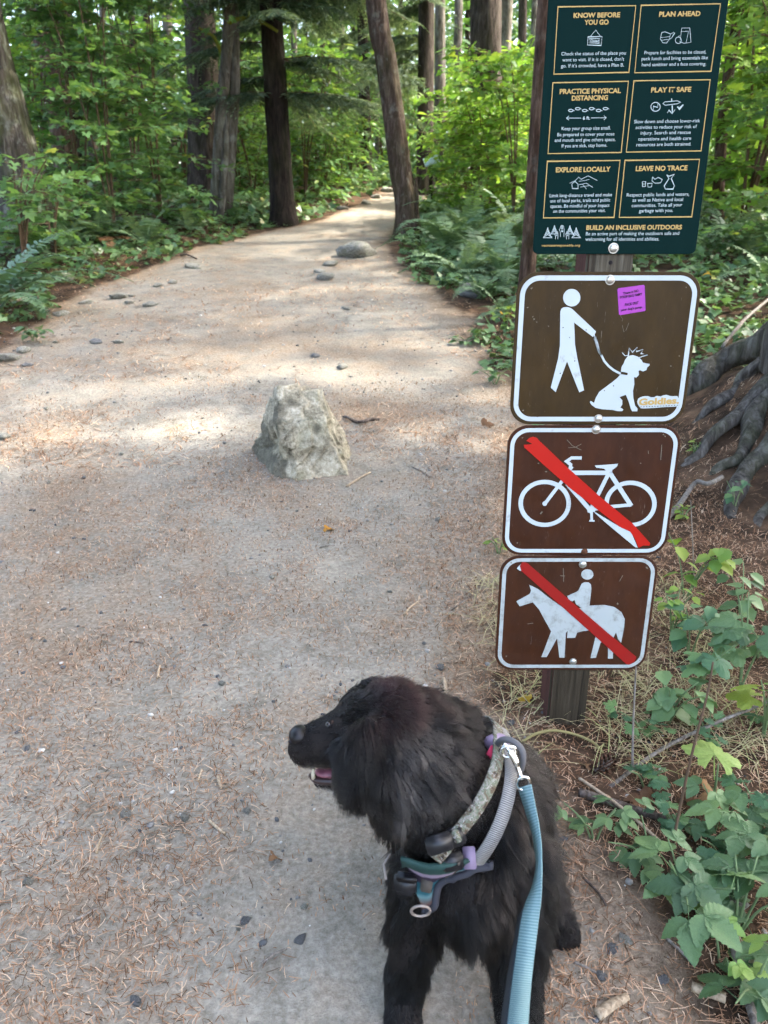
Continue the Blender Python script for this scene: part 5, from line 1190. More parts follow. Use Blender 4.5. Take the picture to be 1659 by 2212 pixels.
# ------------------------------------------------------------------ ground cover, far woods
def cover(name, label, n, x0, x1, y0, y1, seed, keep, size=.062):
    g = np.random.default_rng(seed); x = g.uniform(x0, x1, n); y = y0 + (y1 - y0) * g.random(n) ** 1.25
    k = keep(x, y); x, y = x[k], y[k]; m = len(x)
    hgt = .02 + .20 * np.clip(.5 + fbm(x * 1.6, y * 1.6, 3, 2), 0, 1) * g.random(m)
    pos = np.stack([x, y, gz(x, y) + hgt], 1); a = g.random(m) * 6.283
    ax = np.stack([np.cos(a), np.sin(a), -.15 + .35 * g.normal(size=m)], 1); az = np.array([.0, -.2, 1.0]) + .42 * g.normal(size=(m, 3))
    V, F, r = cloud(*IVY, pos, ax, az, size * g.uniform(.55, 1.5, m) * (1 + .04 * y), np.clip(g.normal(.45, .22, m), 0, 1))
    obj(name, mesh_np(name, V, F, MT['l_ivy'], r), None, label, 'ground cover', kind='stuff')
cover('ground_cover', 'low green creeping leaves along the left trail edge', 15000, -7, -1, 4.2, 14, 1, lambda x, y: (path_in(x, y) < .10 - .35 * np.clip(.5 + fbm(x * 1.3, y * 1.3, 8, 3), 0, 1.2)) & (fbm(x * .9, y * .9, 5, 2) > -.45))
cover('ground_cover', 'glossy green ivy-like leaves covering the right bank', 24000, .2, 6.5, 3.6, 14, 2, lambda x, y: (path_in(x, y) < .05 - .35 * np.clip(.5 + fbm(x * 1.3, y * 1.3, 9, 3), 0, 1.2)) & ((y > 4.55 + .2 * fbm(x * 3, y * 3, 0, 2)) | ((x < 1.35) & (y > 3.9) & (fbm(x * 3, y * 3, 1, 2) > .15))) & (fbm(x * .9, y * .9, 5, 2) > -.6))
def far_woods():
    g = np.random.default_rng(77); n = 150000; y = 24 + 40 * np.sqrt(g.random(n)); x = g.uniform(-.62, .62, n) * (y + 8); z = (g.random(n) ** 1.2) * (3.5 + .27 * y)
    k = (fbm(x * .28, y * .28, z * .28, 3) > -.5) & ~((np.abs(x - 1.5 - (y - 22) * .5) < 1.2) & (z < 2.0) & (y < 27)); x, y, z = x[k], y[k], z[k]; m = len(x)
    a = g.random(m) * 6.283; ax = np.stack([np.cos(a), np.sin(a), -.3 + .3 * g.normal(size=m)], 1); az = np.array([0, -.35, 1.0]) + .5 * g.normal(size=(m, 3))
    lit = np.clip(.35 + .5 * fbm(x * .16, y * .16, z * .16, 2) + .15 * g.normal(size=m), 0, 1)
    V, F, r = cloud(*DART, np.stack([x, y, gz(x, y) + z], 1), ax, az, g.uniform(.25, .7, m), lit)
    MT['l_far'] = leaf_mat('distant_leaf', [(0, (.06, .14, .05)), (.4, (.11, .22, .07)), (.75, (.20, .34, .09)), (1, (.36, .44, .11))], .5)
    obj('far_woodland', mesh_np('far_woodland', V, F, MT['l_far'], r), None, 'distant sunlit green woodland behind the trees', 'woodland', kind='stuff')
far_woods()
cover('ground_cover', 'pale green low plants on the forest floor left of the far trail', 14000, -14, 1, 12, 27, 3, lambda x, y: (path_in(x, y) < -.15) & (fbm(x * .6, y * .6, 5, 2) > -.5), .085)
cover('ground_cover', 'pale green low plants on the forest floor right of the far trail', 14000, 0, 14, 12, 27, 4, lambda x, y: (path_in(x, y) < -.15) & (fbm(x * .6, y * .6, 5, 2) > -.5), .085)
for i, (u, Y, dp) in enumerate([(20, 24, 20), (205, 22, 22), (240, 28, 14), (300, 26, 16), (330, 33, 12), (375, 21, 24), (525, 27, 20), (545, 34, 13), (640, 30, 14), (665, 36, 10), (700, 33, 13), (740, 29, 15), (765, 37, 9), (865, 34, 12), (985, 25, 20), (1005, 34, 13), (1120, 27, 20), (1145, 22, 16), (1630, 24, 24), (1585, 28, 18), (1655, 19, 30), (430, 38, 14), (100, 31, 15)]):
    tree('background_tree', where(u, Y, 'slim ' + ('dark', 'brown', 'grey')[i % 3] + ' distant trunk'), u, Y, dp, (u + (u - 830) * .035, 0), ('b_dark', 'b_fir', 'b_alder')[i % 3], 19, 'thin', 9 + i % 3, 1.0, 'distant trunks', k=i, seg=12, flare=1.15)

# ------------------------------------------------------------------ near plants at the right
def leaf_blade(rows=24, half=3, wid=.29, teeth=8, fold=.10, droop=.18, vein=.018):
    V, F = [], []
    for i in range(rows + 1):
        t = i / rows; w_ = wid * (math.sin(math.pi * min(1, t ** .75)) ** .85 if 0 < t < 1 else .0) + .004
        w_ *= 1 + .30 * (.5 - ((t * teeth) % 1))
        for j in range(-half, half + 1):
            c = j / half; V.append((t - abs(c) * .03, c * w_, fold * abs(c) * w_ * 2 - droop * t * t + vein * math.cos((t - abs(c) * .18) * 2 * math.pi * 6) * abs(c) * (1 - .3 * abs(c))))
    m = 2 * half + 1
    for i in range(rows):
        for j in range(m - 1):
            a = i * m + j; F += [[a, a + m, a + m + 1], [a, a + m + 1, a + 1]]
    return np.array(V), np.array(F)
def palm_leaf(lobes=5, na=66, rings=5, depth=.42, teeth=30):
    V, F = [(0, 0, 0)], []; A = np.linspace(-155, 155, na)
    for k in range(1, rings + 1):
        f = k / rings
        for i, a in enumerate(A):
            ph = (a + 155) / 310 * (lobes - 1); pk = abs(math.cos(math.pi * ph)) ** .8
            r = (.62 + .38 * (1 - abs(a) / 190)) * (1 - depth * (1 - pk)) * (1 + .07 * (((i * teeth / na) % 1) - .5) * (k == rings))
            z = .03 * math.cos(math.pi * ph * 2) * f * .6 + .02 * math.cos(math.pi * ph * 8 + f * 9) * f - .20 * f * f * r * r
            V.append((f * r * math.cos(R(a)) * .62, f * r * math.sin(R(a)) * .62, z))
    for i in range(na - 1): F.append([0, 1 + i, 2 + i])
    for k in range(rings - 1):
        for i in range(na - 1):
            a = 1 + k * na + i; F += [[a, a + na, a + na + 1], [a, a + na + 1, a + 1]]
    return np.array(V), np.array(F)
def xf(VF, s=1, rz=0, ry=0, loc=(0, 0, 0)):
    M_ = np.array((Matrix.Rotation(rz, 3, 'Z') @ Matrix.Rotation(ry, 3, 'Y'))); return VF[0] @ M_.T * s + np.array(loc), VF[1]
BL = leaf_blade()
pet = lambda a, b, r=.012: tube([a, b], [r, r * .8], 5)
BRAM = join([xf(BL, 1.0, 0, .1, (.30, 0, 0)), xf(BL, .8, 1.15, .1, (.22, .03, 0)), xf(BL, .8, -1.15, .1, (.22, -.03, 0)), pet((-.35, 0, -.12), (.31, 0, 0), .014)])
THIM = join([palm_leaf(), pet((-.45, 0, -.2), (.02, 0, 0), .012)])
OVL = join([leaf_blade(12, 3, .36, 14, .12, .22, .010), pet((-.15, 0, -.04), (.02, 0, 0), .014)])
def herb_leaf():
    out = [pet((-.3, 0, -.05), (.3, 0, 0), .010)]; g = np.random.default_rng(3)
    for a in (-1.25, -.62, 0, .62, 1.25):
        L = .75 if a == 0 else .62
        d = np.array([math.cos(a), math.sin(a), 0]); b = np.array([.1, 0, 0])
        for t in np.linspace(.25, 1, 5):
            for s_ in (-1, 0, 1):
                if s_ == 0 and t < .9: continue
                c = b + d * L * t; out.append(xf((DART[0] * np.array([1, 1.1, 1]), DART[1]), .30 * (1.25 - .55 * t), a + s_ * .75, .1, tuple(c - d * .1)))
        out.append(pet(tuple(b), tuple(b + d * L * .9), .008))
    return join(out)
HERB = herb_leaf()
LEAFM = {}
for nm, geo in (('bramble', BRAM), ('thimble', THIM), ('oval', OVL), ('herb', HERB)):
    for mk in ('l_near', 'l_light', 'l_thin', 'l_bright1'):
        if mk == 'l_bright1' and 'l_bright1' not in MT: MT['l_bright1'] = leaf_mat('yellow_green_leaf', [(0, (.14, .27, .05)), (.5, (.20, .34, .06)), (1, (.32, .40, .07))], .4, .45, .4, per_object=True, veins=True)
        LEAFM[nm, mk] = mesh_np('leaf', *geo, MT[mk], smooth=True)
def plant(name, label, u, v, leafk, mk, n, h, spread, size, stem='stem_green', cat='plant', nstem=3, seed=0, tilt=.35, group=None):
    g = random.Random(seed * 7 + int(u) * 3 + int(v)); b = G(u, v); t = thing(name, label, cat, b, 0, group); st = []
    ends = []
    for k in range(nstem):
        a = g.uniform(0, 6.283); rr = spread * g.uniform(.25, .8)
        q = spline([(0, 0, -.02), (rr * .4 * math.cos(a), rr * .4 * math.sin(a), h * .6), (rr * math.cos(a), rr * math.sin(a), h)], 10); st.append(tube(q, np.linspace(.0028, .0012, 10) * (1 + size * 3), 5)); ends.append(q)
    obj('stems', mesh_np('stems', *join(st), MT[stem], smooth=True), t)
    for i in range(n):
        q = ends[i % nstem]; f = g.uniform(.35, 1.0); p = q[int(f * 9)]; a = g.uniform(0, 6.283); d = size * g.uniform(.25, .5)
        loc = (p[0] + d * math.cos(a), p[1] + d * math.sin(a), p[2] + g.uniform(-.01, .02))
        obj('leaf', LEAFM[leafk, mk], t, loc=loc, rot=(g.uniform(-tilt, tilt), g.uniform(-.1, .45), a), scale=size * g.uniform(.75, 1.2))
    return t
NP = [
 ('bramble', 'dark green bramble with big toothed leaves in the lower right corner', 1590, 2020, 'bramble', 'l_near', 13, .13, .16, 0.063),
 ('bramble', 'bramble sprig with large drooping leaves left of the lower right rock', 1470, 1965, 'bramble', 'l_near', 12, .12, .14, 0.063),
 ('bramble', 'bramble sprig above the lower right rock at the picture edge', 1610, 1880, 'bramble', 'l_near', 13, .12, .15, 0.059),
 ('bramble', 'small-leaved bramble sprig just right of the dog shoulder', 1285, 1815, 'bramble', 'l_near', 9, .06, .10, 0.033),
 ('bramble', 'low bramble sprig between the dog and the brown stem', 1400, 1855, 'bramble', 'l_near', 9, .06, .12, 0.041),
 ('bramble', 'bramble at the bottom right picture corner under the rock', 1625, 2140, 'bramble', 'l_near', 10, .07, .14, 0.048),
 ('bramble', 'bramble sprig with pale leaves below the lower right rock', 1560, 2085, 'bramble', 'l_light', 6, .07, .12, 0.037),
 ('bramble', 'bramble sprig under the pale thimbleberry leaf', 1545, 1790, 'bramble', 'l_near', 9, .08, .13, 0.048),
 ('herb', 'lacy herb with small divided leaves right of the pine cone', 1395, 1700, 'herb', 'l_thin', 13, .06, .11, 0.033),
 ('herb', 'lacy herb at the right picture edge above the brambles', 1640, 1790, 'herb', 'l_thin', 15, .09, .12, 0.037),
 ('herb', 'lacy herb among the bramble leaves at lower right', 1560, 1870, 'herb', 'l_thin', 12, .08, .12, 0.033),
 ('herb', 'lacy herb behind the sign post, right of its foot', 1400, 1590, 'herb', 'l_thin', 13, .05, .12, 0.031),
 ('herb', 'lacy herb left of the tall brown stem', 1460, 1790, 'herb', 'l_thin', 12, .05, .1, 0.031),
 ('herb', 'lacy herb under the long brown cane at right', 1530, 1610, 'herb', 'l_thin', 13, .06, .12, 0.031),
 ('herb', 'lacy herb near the right edge below the big pale leaf', 1640, 1560, 'herb', 'l_thin', 13, .08, .14, 0.037),
 ('thimbleberry', 'thimbleberry with one large pale yellow-green lobed leaf at right', 1538, 1745, 'thimble', 'l_light', 1, .13, .03, .150),
 ('thimbleberry', 'thimbleberry with wide pale leaves at the right edge beside the horse sign', 1600, 1480, 'thimble', 'l_near', 7, .26, .14, 0.111),
 ('thimbleberry', 'thimbleberry with mid-green leaves right of the horse sign corner', 1500, 1500, 'thimble', 'l_thin', 7, .17, .14, 0.081),
 ('thimbleberry', 'thimbleberry low at the right edge behind the brown cane', 1650, 1590, 'thimble', 'l_bright1', 4, .16, .1, 0.089),
 ('leafy_plant', 'leafy plant with oval leaves just right of the post foot', 1440, 1560, 'oval', 'l_near', 15, .13, .14, 0.063),
 ('leafy_plant', 'leafy plant with oval leaves below the right edge of the horse sign', 1490, 1420, 'oval', 'l_thin', 16, .15, .16, 0.059),
 ('leafy_plant', 'yellow-green drooping leafy plant right of the bicycle sign bottom', 1480, 1290, 'oval', 'l_bright1', 21, .20, .16, 0.056),
 ('leafy_plant', 'small-leaved yellow-green plant right of the horse sign top', 1450, 1370, 'oval', 'l_bright1', 24, .16, .15, 0.033),
 ('leafy_plant', 'mid-green plant on the bare soil at the right edge under the roots', 1600, 1330, 'oval', 'l_near', 15, .13, .2, 0.059),
 ('leafy_plant', 'plant with mid-green leaves at the right edge under the pale thimbleberry', 1640, 1420, 'oval', 'l_thin', 15, .12, .18, 0.063),
 ('leafy_plant', 'small seedling among the roots at the right edge', 1585, 1100, 'oval', 'l_thin', 10, .11, .10, 0.041),
 ('leafy_plant', 'small green seedling between the two upper roots', 1500, 985, 'oval', 'l_bright1', 9, .06, .06, 0.030),
 ('leafy_plant', 'pale seedling under the upper root beside the sign edge', 1475, 1120, 'oval', 'l_bright1', 9, .06, .07, 0.033),
 ('leafy_plant', 'green sprig peeping out left of the bicycle sign', 1078, 1195, 'oval', 'l_bright1', 10, .06, .06, 0.026),
 ('leafy_plant', 'bluish leafy plant at the trail edge left of the dog sign bottom', 1070, 830, 'oval', 'l_near', 18, .10, .16, 0.059),
 ('leafy_plant', 'leafy plant at the trail edge left of the dog sign, upper one', 1050, 745, 'oval', 'l_near', 21, .11, .2, 0.063),
 ('leafy_plant', 'light green leafy sprig touching the dog sign left edge', 1092, 720, 'oval', 'l_bright1', 15, .22, .1, 0.052),
 ('leafy_plant', 'low plant creeping onto the trail left of the walker symbol', 1000, 745, 'oval', 'l_near', 15, .06, .2, 0.056),
 ('leafy_plant', 'grey-green leafy plant at the left picture edge above the rounded stone', 85, 690, 'oval', 'l_near', 21, .16, .3, 0.089),
 ('leafy_plant', 'low leafy plant at the left picture edge nearest the camera', 70, 735, 'oval', 'l_near', 18, .10, .28, 0.081),
]
for i, a in enumerate(NP): plant(*a[:10], seed=i, nstem=(1 if a[6] == 1 else 4 if a[6] > 8 else 3))

# ------------------------------------------------------------------ canes, twigs, cone, dead leaves
def rod(name, label, pts, r0, r1, mat, cat, seg=7, group=None, n=20, ridge=.12):
    pts = [np.array(p, float) for p in pts]; t0 = pts[0]
    V, F = tube(spline(pts, n), np.linspace(r0, r1, n), seg, ridge, 5, seed=t0[0] * 7)
    o = obj(name, mesh_np(name, V - t0, F, MT[mat], smooth=True), None, label, cat, group); o.location = t0; return o
def gp(u, v, lift=0): g = G(u, v); return (g.x, g.y, g.z + lift)
MT['tw_pale'] = bark_mat('pale_dry_twig', (.20, .15, .10), (.36, .28, .19), (.50, .41, .30), 0, 0, 6, .1)
MT['tw_grey'] = bark_mat('grey_dry_twig', (.09, .075, .06), (.19, .165, .14), (.32, .29, .26), 0, 0, 6, .1)
MT['tw_dark'] = bark_mat('dark_root_wood', (.035, .026, .020), (.09, .07, .057), (.19, .16, .14), 0, 0, 4, .2)
MT['tw_green'] = plain('greenish_cane', (.22, .19, .075), .6, .3)
rod('cane', 'long brown cane arching from the litter to the right picture edge', [gp(1318, 1700), P(1430, 1618, 1.60), P(1550, 1560, 1.66), P(1620, 1532, 1.70), P(1720, 1490, 1.74)], .0050, .0038, 'tw_grey', 'cane')
rod('cane', 'pale greenish stem looping over the ground in front of the post foot', [gp(1128, 1606, .004), P(1155, 1586, 1.66), P(1195, 1578, 1.665), P(1240, 1586, 1.66), P(1282, 1604, 1.64), gp(1303, 1630, .003)], .0042, .0034, 'tw_green', 'stem')
rod('cane', 'tall thin brown stem rising through the plants at right', [gp(1443, 1925), P(1458, 1800, 1.245), P(1492, 1640, 1.26), P(1528, 1500, 1.28), P(1540, 1430, 1.29)], .0036, .0020, 'stem_brown', 'stem')
rod('cane', 'thin grey-green vertical stem right of the post foot', [gp(1366, 1665), P(1368, 1560, 1.58), P(1374, 1440, 1.59)], .0036, .002, 'tw_grey', 'stem')
rod('cane', 'dry thin stem standing on the bare soil right of the bicycle sign', [gp(1500, 1270), P(1497, 1190, 2.45), P(1492, 1080, 2.46)], .003, .0015, 'tw_grey', 'stem')
rod('fallen_branch', 'crooked grey fallen branch beneath the exposed roots', [gp(1440, 1125, .01), gp(1470, 1095, .02), gp(1500, 1065, .05), P(1530, 1045, 3.1), P(1560, 1030, 3.15)], .012, .009, 'tw_grey', 'branch')
rod('root_piece', 'small twisted dark root on the trail right of the boulder', [gp(742, 900, .0), gp(752, 910, .022), gp(768, 914, .008), gp(785, 918, .02), gp(800, 910, .012), gp(820, 908, .0)], .008, .010, 'tw_dark', 'root')
rod('fallen_branch', 'thin fallen stick on the upper trail near the left ferns', [gp(390, 553, .01), gp(405, 556, .03), gp(425, 561, .01)], .014, .008, 'tw_dark', 'branch')
rod('fallen_branch', 'branch lying on the ivy at the right picture edge', [gp(1555, 790, .12), gp(1600, 740, .15), gp(1659, 690, .16)], .014, .010, 'tw_grey', 'branch')
rod('fallen_branch', 'dark purple-brown stick lying behind the brambles right of the dog', [gp(1250, 1720, .012), gp(1390, 1765, .012), gp(1470, 1790, .01)], .011, .009, 'tw_dark', 'branch')
rod('fallen_branch', 'thin pale stick lying across the litter under the brambles', [gp(1250, 1690, .012), gp(1340, 1760, .02), gp(1440, 1840, .01)], .0042, .0036, 'tw_pale', 'branch')
rod('cut_stick', 'short pale barkless stick at the lower right corner', [gp(1492, 2142, .012), gp(1565, 2168, .012)], .0085, .0085, 'tw_pale', 'stick', n=6)
rod('cut_stick', 'tan stick end showing at the right picture edge below the rock', [gp(1598, 2090, .012), gp(1700, 2086, .012)], .010, .010, 'tw_pale', 'stick', n=6)
rod('fallen_branch', 'grey stick running down at the lower right corner', [gp(1582, 2060, .02), gp(1600, 2130, .015), gp(1625, 2205, .01), gp(1640, 2260, .01)], .008, .008, 'tw_grey', 'branch')
rod('fallen_branch', 'thin dark twig standing askew in the litter at lower right', [gp(1260, 1900, .004), gp(1290, 1935, .01), gp(1310, 1960, .004)], .003, .002, 'tw_dark', 'branch')
rod('bark_chip', 'pale splintered wood chip at the bottom edge right of the dog', [gp(1290, 2200, .004), gp(1325, 2180, .01), gp(1355, 2160, .006)], .014, .008, 'tw_pale', 'chip', seg=5, n=8, ridge=.5)
for (u0, v0, u1, v1, r, m) in [(340, 1467, 346, 1440, .0042, 'tw_pale'), (452, 1775, 486, 1805, .0040, 'tw_pale'), (470, 1680, 479, 1706, .0038, 'tw_pale'), (436, 1665, 428, 1690, .003, 'tw_pale'), (208, 1845, 224, 1805, .0032, 'tw_pale'), (300, 1845, 345, 1850, .0032, 'tw_grey'), (872, 1330, 902, 1302, .004, 'tw_pale'), (958, 1470, 962, 1500, .006, 'tw_pale'), (280, 1388, 310, 1390, .003, 'tw_dark'), (748, 1053, 800, 1022, .0055, 'tw_pale'), (690, 1185, 712, 1180, .003, 'tw_grey'), (210, 1965, 145, 2000, .0032, 'tw_grey'), (120, 2045, 180, 2018, .003, 'tw_grey'), (565, 2085, 620, 2052, .003, 'tw_grey'), (1060, 1470, 1090, 1490, .0035, 'tw_dark'), (890, 1010, 930, 1032, .004, 'tw_grey'), (1185, 1985, 1255, 2000, .0035, 'tw_dark'), (1240, 2080, 1300, 2110, .003, 'tw_grey'), (975, 1320, 1020, 1290, .003, 'tw_grey'), (1440, 2030, 1500, 2090, .0036, 'tw_grey'), (1050, 2030, 1110, 2045, .005, 'tw_pale')]:
    a, b = np.array(gp(u0, v0, r)), np.array(gp(u1, v1, r)); m_ = (a + b) / 2 + np.array([0, 0, r * .6]) + .04 * np.linalg.norm(a - b) * np.array([random.uniform(-1, 1), random.uniform(-1, 1), 0])
    tone = {'tw_pale': 'pale', 'tw_grey': 'grey', 'tw_dark': 'dark'}[m]
    lu, lv, ln = min([(650, 940, 'boulder'), (760, 1600, 'dog head'), (868, 2150, 'dog front paw'), (1220, 1590, 'post foot'), (1210, 2000, 'dog rear paw'), (60, 1500, 'left picture edge'), (340, 2200, 'bottom picture edge'), (1490, 2150, 'short barkless stick')], key=lambda q: math.hypot(q[0] - u0, q[1] - v0))
    dr = ('right of' if u0 > lu else 'left of') if abs(u0 - lu) > abs(v0 - lv) else ('above' if v0 < lv else 'below')
    tl_ = next(l for l in (f'{k} {tone} dry twig lying {e}{dr} the {ln}' for e in ('', 'somewhat farther ', 'well ') for k in ('short', 'thin', 'slender', 'stubby')) if l not in _used); _used.add(tl_)
    rod('twig', tl_, [a, m_, b], r, r * .75, m, 'twig', 6, 'loose twigs on the trail', 8)
cone = thing('pine_cone', 'brown pine cone on the litter right of the post foot', 'pine cone', G(1302, 1664), .6)
V, F = ICO2; obj('core', mesh_np('core', V * np.array([.034, .013, .013]) + np.array([0, 0, .014]), F, MT['tw_dark'], smooth=True), cone)
M = Mat('cone_scale', .8, .2).color((.10, .05, .028)); sc_me = mesh_np('scale', np.array([(0, -.3, 0), (0, .3, 0), (1, .5, .1), (1, -.5, .1), (1.25, 0, .12), (.9, 0, -.05)]) * .011, np.array([(0, 1, 2), (0, 2, 3), (2, 4, 3), (0, 3, 5), (3, 4, 5), (4, 2, 5), (2, 1, 5), (1, 0, 5)]), M.m)
for k in range(9):
    for j in range(7):
        a = 6.283 * (j + .5 * (k % 2)) / 7; x = -.032 + .0075 * k; rr = .013 * math.sqrt(max(0, 1 - (x / .036) ** 2)) + .001
        o = obj('scale', sc_me, cone, loc=(x, rr * math.cos(a), .014 + rr * math.sin(a)), scale=1.0)
        o.rotation_euler = Matrix(((.55, -.0, .0), (math.cos(a), -math.sin(a), 0), (math.sin(a), math.cos(a), 0))).transposed().to_quaternion().to_euler() if False else Vector((.5, math.cos(a), math.sin(a))).to_track_quat('X', 'Z').to_euler()
PL = palm_leaf(5, 46, 4, .55, 20); Vc = PL[0].copy(); Vc[:, 2] += .9 * Vc[:, 1] ** 2 + .35 * np.sin(Vc[:, 0] * 5) * .3
DRYM = {m: mesh_np('dry_leaf', Vc, PL[1], MT[m], smooth=True) for m in ('l_dry', 'l_yellow')}
for (u, v, s_, m, lab) in [(1392, 1742, .085, 'l_dry', 'large curled brown dead leaf right of the dog among the herbs'), (1545, 1725, .08, 'l_dry', 'upright curled tan dead leaf under the pale thimbleberry leaf'), (1500, 1745, .06, 'l_dry', 'dark brown dead leaf left of the upright curled leaf'), (1050, 920, .10, 'l_dry', 'tan dead leaf on the trail left of the dog sign'), (712, 1144, .055, 'l_yellow', 'yellowish fallen leaf on the trail below the boulder'), (598, 1856, .035, 'l_dry', 'small orange-brown leaf left of the dog chest'),
                           (1085, 705, .06, 'l_yellow', 'orange leaf at the left edge of the dog sign'), (1135, 1515, .04, 'l_yellow', 'small orange leaf on the litter left of the post'), (1130, 480, .09, 'l_yellow', 'yellow leaf among the ferns left of the young tree'), (895, 475, .1, 'l_yellow', 'yellow leaf hanging beside the leaning tree foot'), (1270, 1655, .045, 'l_dry', 'reddish feathery dead frond piece at the post foot'), (1530, 620, .1, 'l_yellow', 'bright yellow leaf on the ivy right of the post top')]:
    b = G(u, v); obj('fallen_leaf', DRYM[m], None, lab, 'leaf', loc=b + Vector((0, 0, .006 if v > 800 else .10)), rot=(random.uniform(-.4, .4), random.uniform(-.5, .2), random.uniform(0, 6)), scale=s_)

# ------------------------------------------------------------------ litter on the trail
def needles(name, label, n, x0, x1, y0, y1, seed, thr, mat, L=(.012, .034), wd=.0011, power=1.6):
    g = np.random.default_rng(seed); x = g.uniform(x0, x1, n); y = y0 + (y1 - y0) * g.random(n) ** power
    pat = fbm(x * 1.7, y * 1.7, seed, 3) + .7 * fbm(x * 6, y * 6, seed + 3, 2) + .5 * sstep(.7, .0, path_in(x, y)); k = (pat + g.normal(size=n) * .35 > thr); x, y = x[k], y[k]; m = len(x)
    a = g.random(m) * 6.283 + .7 * fbm(x * 3, y * 3, 1, 2); l = g.uniform(*L, m); wv = wd * (1 + .25 * y); b = g.normal(size=m) * .35
    d1 = np.stack([np.cos(a), np.sin(a)], 1); d2 = np.stack([np.cos(a + b), np.sin(a + b)], 1); lift = .0015 + .008 * g.random(m) ** 3; dz = g.normal(size=m) * .004
    p0 = np.stack([x, y], 1); p1 = p0 + d1 * (l / 2)[:, None]; p2 = p1 + d2 * (l / 2)[:, None]; nrm = np.stack([-d1[:, 1], d1[:, 0]], 1) * (wv / 2)[:, None]
    z0, z1, z2 = gz(*p0.T) + lift - dz, gz(*p1.T) + lift + .001, gz(*p2.T) + lift + dz
    V = np.stack([np.c_[p0 + nrm, z0], np.c_[p0 - nrm, z0], np.c_[p1 + nrm, z1], np.c_[p1 - nrm, z1], np.c_[p2 + nrm * .5, z2], np.c_[p2 - nrm * .5, z2]], 1)
    F = np.array([(0, 1, 3), (0, 3, 2), (2, 3, 5), (2, 5, 4)])[None] + (np.arange(m) * 6)[:, None, None]
    obj(name, mesh_np(name, V.reshape(-1, 3), F.reshape(-1, 3), MT[mat], np.repeat(g.random(m), 6)), None, label, 'litter', kind='stuff')
M = Mat('dry_needle', .8, .2); M.color(M.ramp(M.attr('rnd'), [(0, (.07, .036, .018)), (.35, (.20, .105, .055)), (.75, (.40, .24, .145)), (1, (.56, .42, .29))])); MT['needle'] = M.m
needles('needle_litter', 'dry brown conifer needles scattered over the near trail', 100000, -2.0, 1.5, .75, 4.6, 31, .14, 'needle', (.011, .030), .00122)
needles('needle_litter', 'tiny chaff and broken needle bits pressed into the near trail', 60000, -2.2, 1.4, .75, 5.0, 41, -.1, 'needle', (.0025, .008), .0015)
needles('needle_litter', 'dry needles and bits on the trail around and beyond the boulder', 15000, -3.4, 1.6, 3.6, 9.5, 33, .0, 'needle', (.03, .075), .0026, 1.3)
needles('needle_litter', 'thick brown needle litter on the right trail edge', 24000, .2, 2.2, .8, 4.2, 35, -.3, 'needle', (.015, .05), .0013, 1.3)
M = Mat('dry_grass', .8, .2); M.color(M.ramp(M.attr('rnd'), [(0, (.25, .20, .10)), (.6, (.42, .36, .20)), (1, (.30, .33, .13))])); MT['drygrass'] = M.m
def grass():
    g = np.random.default_rng(5); n = 1500; x = .42 + .75 * g.random(n) - .1; y = 1.55 + 1.0 * g.random(n); k = (fbm(x * 3, y * 3, 2, 2) > -.25) & ~((np.abs(x - .49) < .07) & (np.abs(y - 1.78) < .07)); x, y = x[k], y[k]; m = len(x)
    a = g.random(m) * 6.283; l = g.uniform(.04, .16, m); el = np.abs(g.normal(size=m)) * .35; K = 5; t = np.linspace(0, 1, K)
    h = np.outer(l * np.sin(el + .15), t) * (1.0 - .75 * t)[None] * 1.6; r = np.outer(l, t); w_ = np.outer(np.full(m, .0014), 1 - .8 * t)
    ca, sa = np.cos(a)[:, None], np.sin(a)[:, None]; zz = gz(x, y)[:, None] + h + .003
    V = np.stack([np.stack([x[:, None] + r * ca - w_ * sa, y[:, None] + r * sa + w_ * ca, zz], -1), np.stack([x[:, None] + r * ca + w_ * sa, y[:, None] + r * sa - w_ * ca, zz], -1)], 2).reshape(m, 2 * K, 3)
    F = np.array([f for i in range(K - 1) for f in ((2 * i, 2 * i + 1, 2 * i + 3), (2 * i, 2 * i + 3, 2 * i + 2))])[None] + (np.arange(m) * 2 * K)[:, None, None]
    obj('dry_grass', mesh_np('dry_grass', V.reshape(-1, 3), F.reshape(-1, 3), MT['drygrass'], np.repeat(g.random(m), 2 * K)), None, 'flattened dry straw-coloured grass around the post foot', 'grass', kind='stuff')
grass()
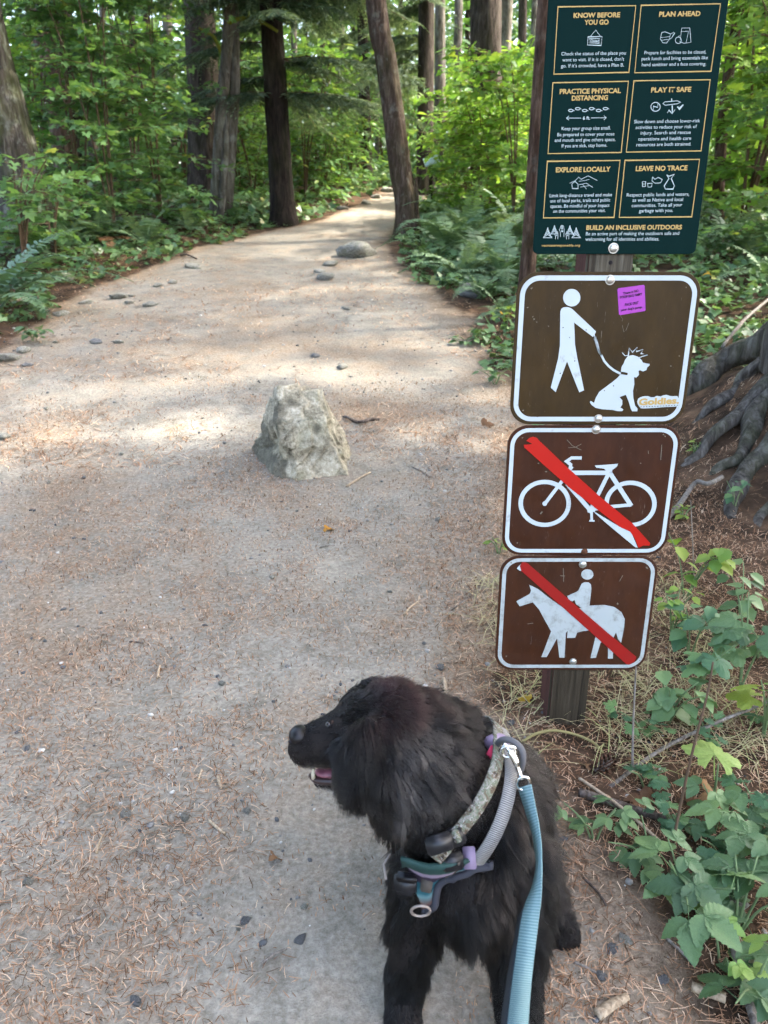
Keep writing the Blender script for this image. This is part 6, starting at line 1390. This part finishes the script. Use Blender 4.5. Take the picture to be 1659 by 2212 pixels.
M = Mat('trail_gravel', .85, .25); M.color(M.ramp(M.attr('rnd'), [(0, (.05, .052, .056)), (.4, (.13, .13, .13)), (.75, (.26, .25, .23)), (1, (.52, .50, .46))])); M.bump(M.noise(400, 2), .3, .002); MT['gravel'] = M.m
def gravel():
    g = np.random.default_rng(9); n = 5200; x = g.uniform(-3.0, 1.3, n); y = .75 + 6.5 * g.random(n) ** 1.7; k = (path_in(x, y) > -.5) & (fbm(x * 2.2, y * 2.2, 6, 2) + .4 * g.normal(size=n) > -.1); x, y = x[k], y[k]; m = len(x)
    b = sphere_geo(1); s = .0018 + .0055 * g.random(m) ** 3.5 * (1 + .12 * y); s3 = s[:, None] * g.uniform(.6, 1.2, (m, 3)) * np.array([1.2, 1.0, .7]); a = g.random(m) * 6.283
    J = b[0][None] * (1 + .25 * g.normal(size=(m, len(b[0]), 1)) * .6); Q = J * s3[:, None]
    V = np.stack([Q[..., 0] * np.cos(a)[:, None] - Q[..., 1] * np.sin(a)[:, None] + x[:, None], Q[..., 0] * np.sin(a)[:, None] + Q[..., 1] * np.cos(a)[:, None] + y[:, None], Q[..., 2] + (gz(x, y) + s * .25)[:, None]], -1)
    F = b[1][None] + (np.arange(m) * len(b[0]))[:, None, None]
    obj('gravel', mesh_np('gravel', V.reshape(-1, 3), F.reshape(-1, 3), MT['gravel'], np.repeat(g.random(m), len(b[0]))), None, 'small gravel and grit strewn over the trail', 'gravel', kind='stuff')
gravel()
for i in range(44):
    y = .85 + 3.6 * random.random() ** 1.4; x = random.uniform(-.62, .45) * (y + .9) * .8
    if path_in(x, y) < .05 or (x > -.05 and y < 1.5) or math.hypot(x + .41, y - 3.7) < .4: continue
    stone(x, y, random.uniform(.005, .011) * (1 + .1 * y), 'small loose pebble on the trail surface', random.choice(['stone', 'stone_dark', 'stone', 'stone_moss']), i, random.uniform(0, 6), 'loose pebbles on the trail', .2, 'pebble', 'pebble')
print('TRIS', sum(sum(len(p.vertices) - 2 for p in me.polygons) if len(me.polygons) < 200000 else len(me.loops) // 3 for me in bpy.data.meshes))
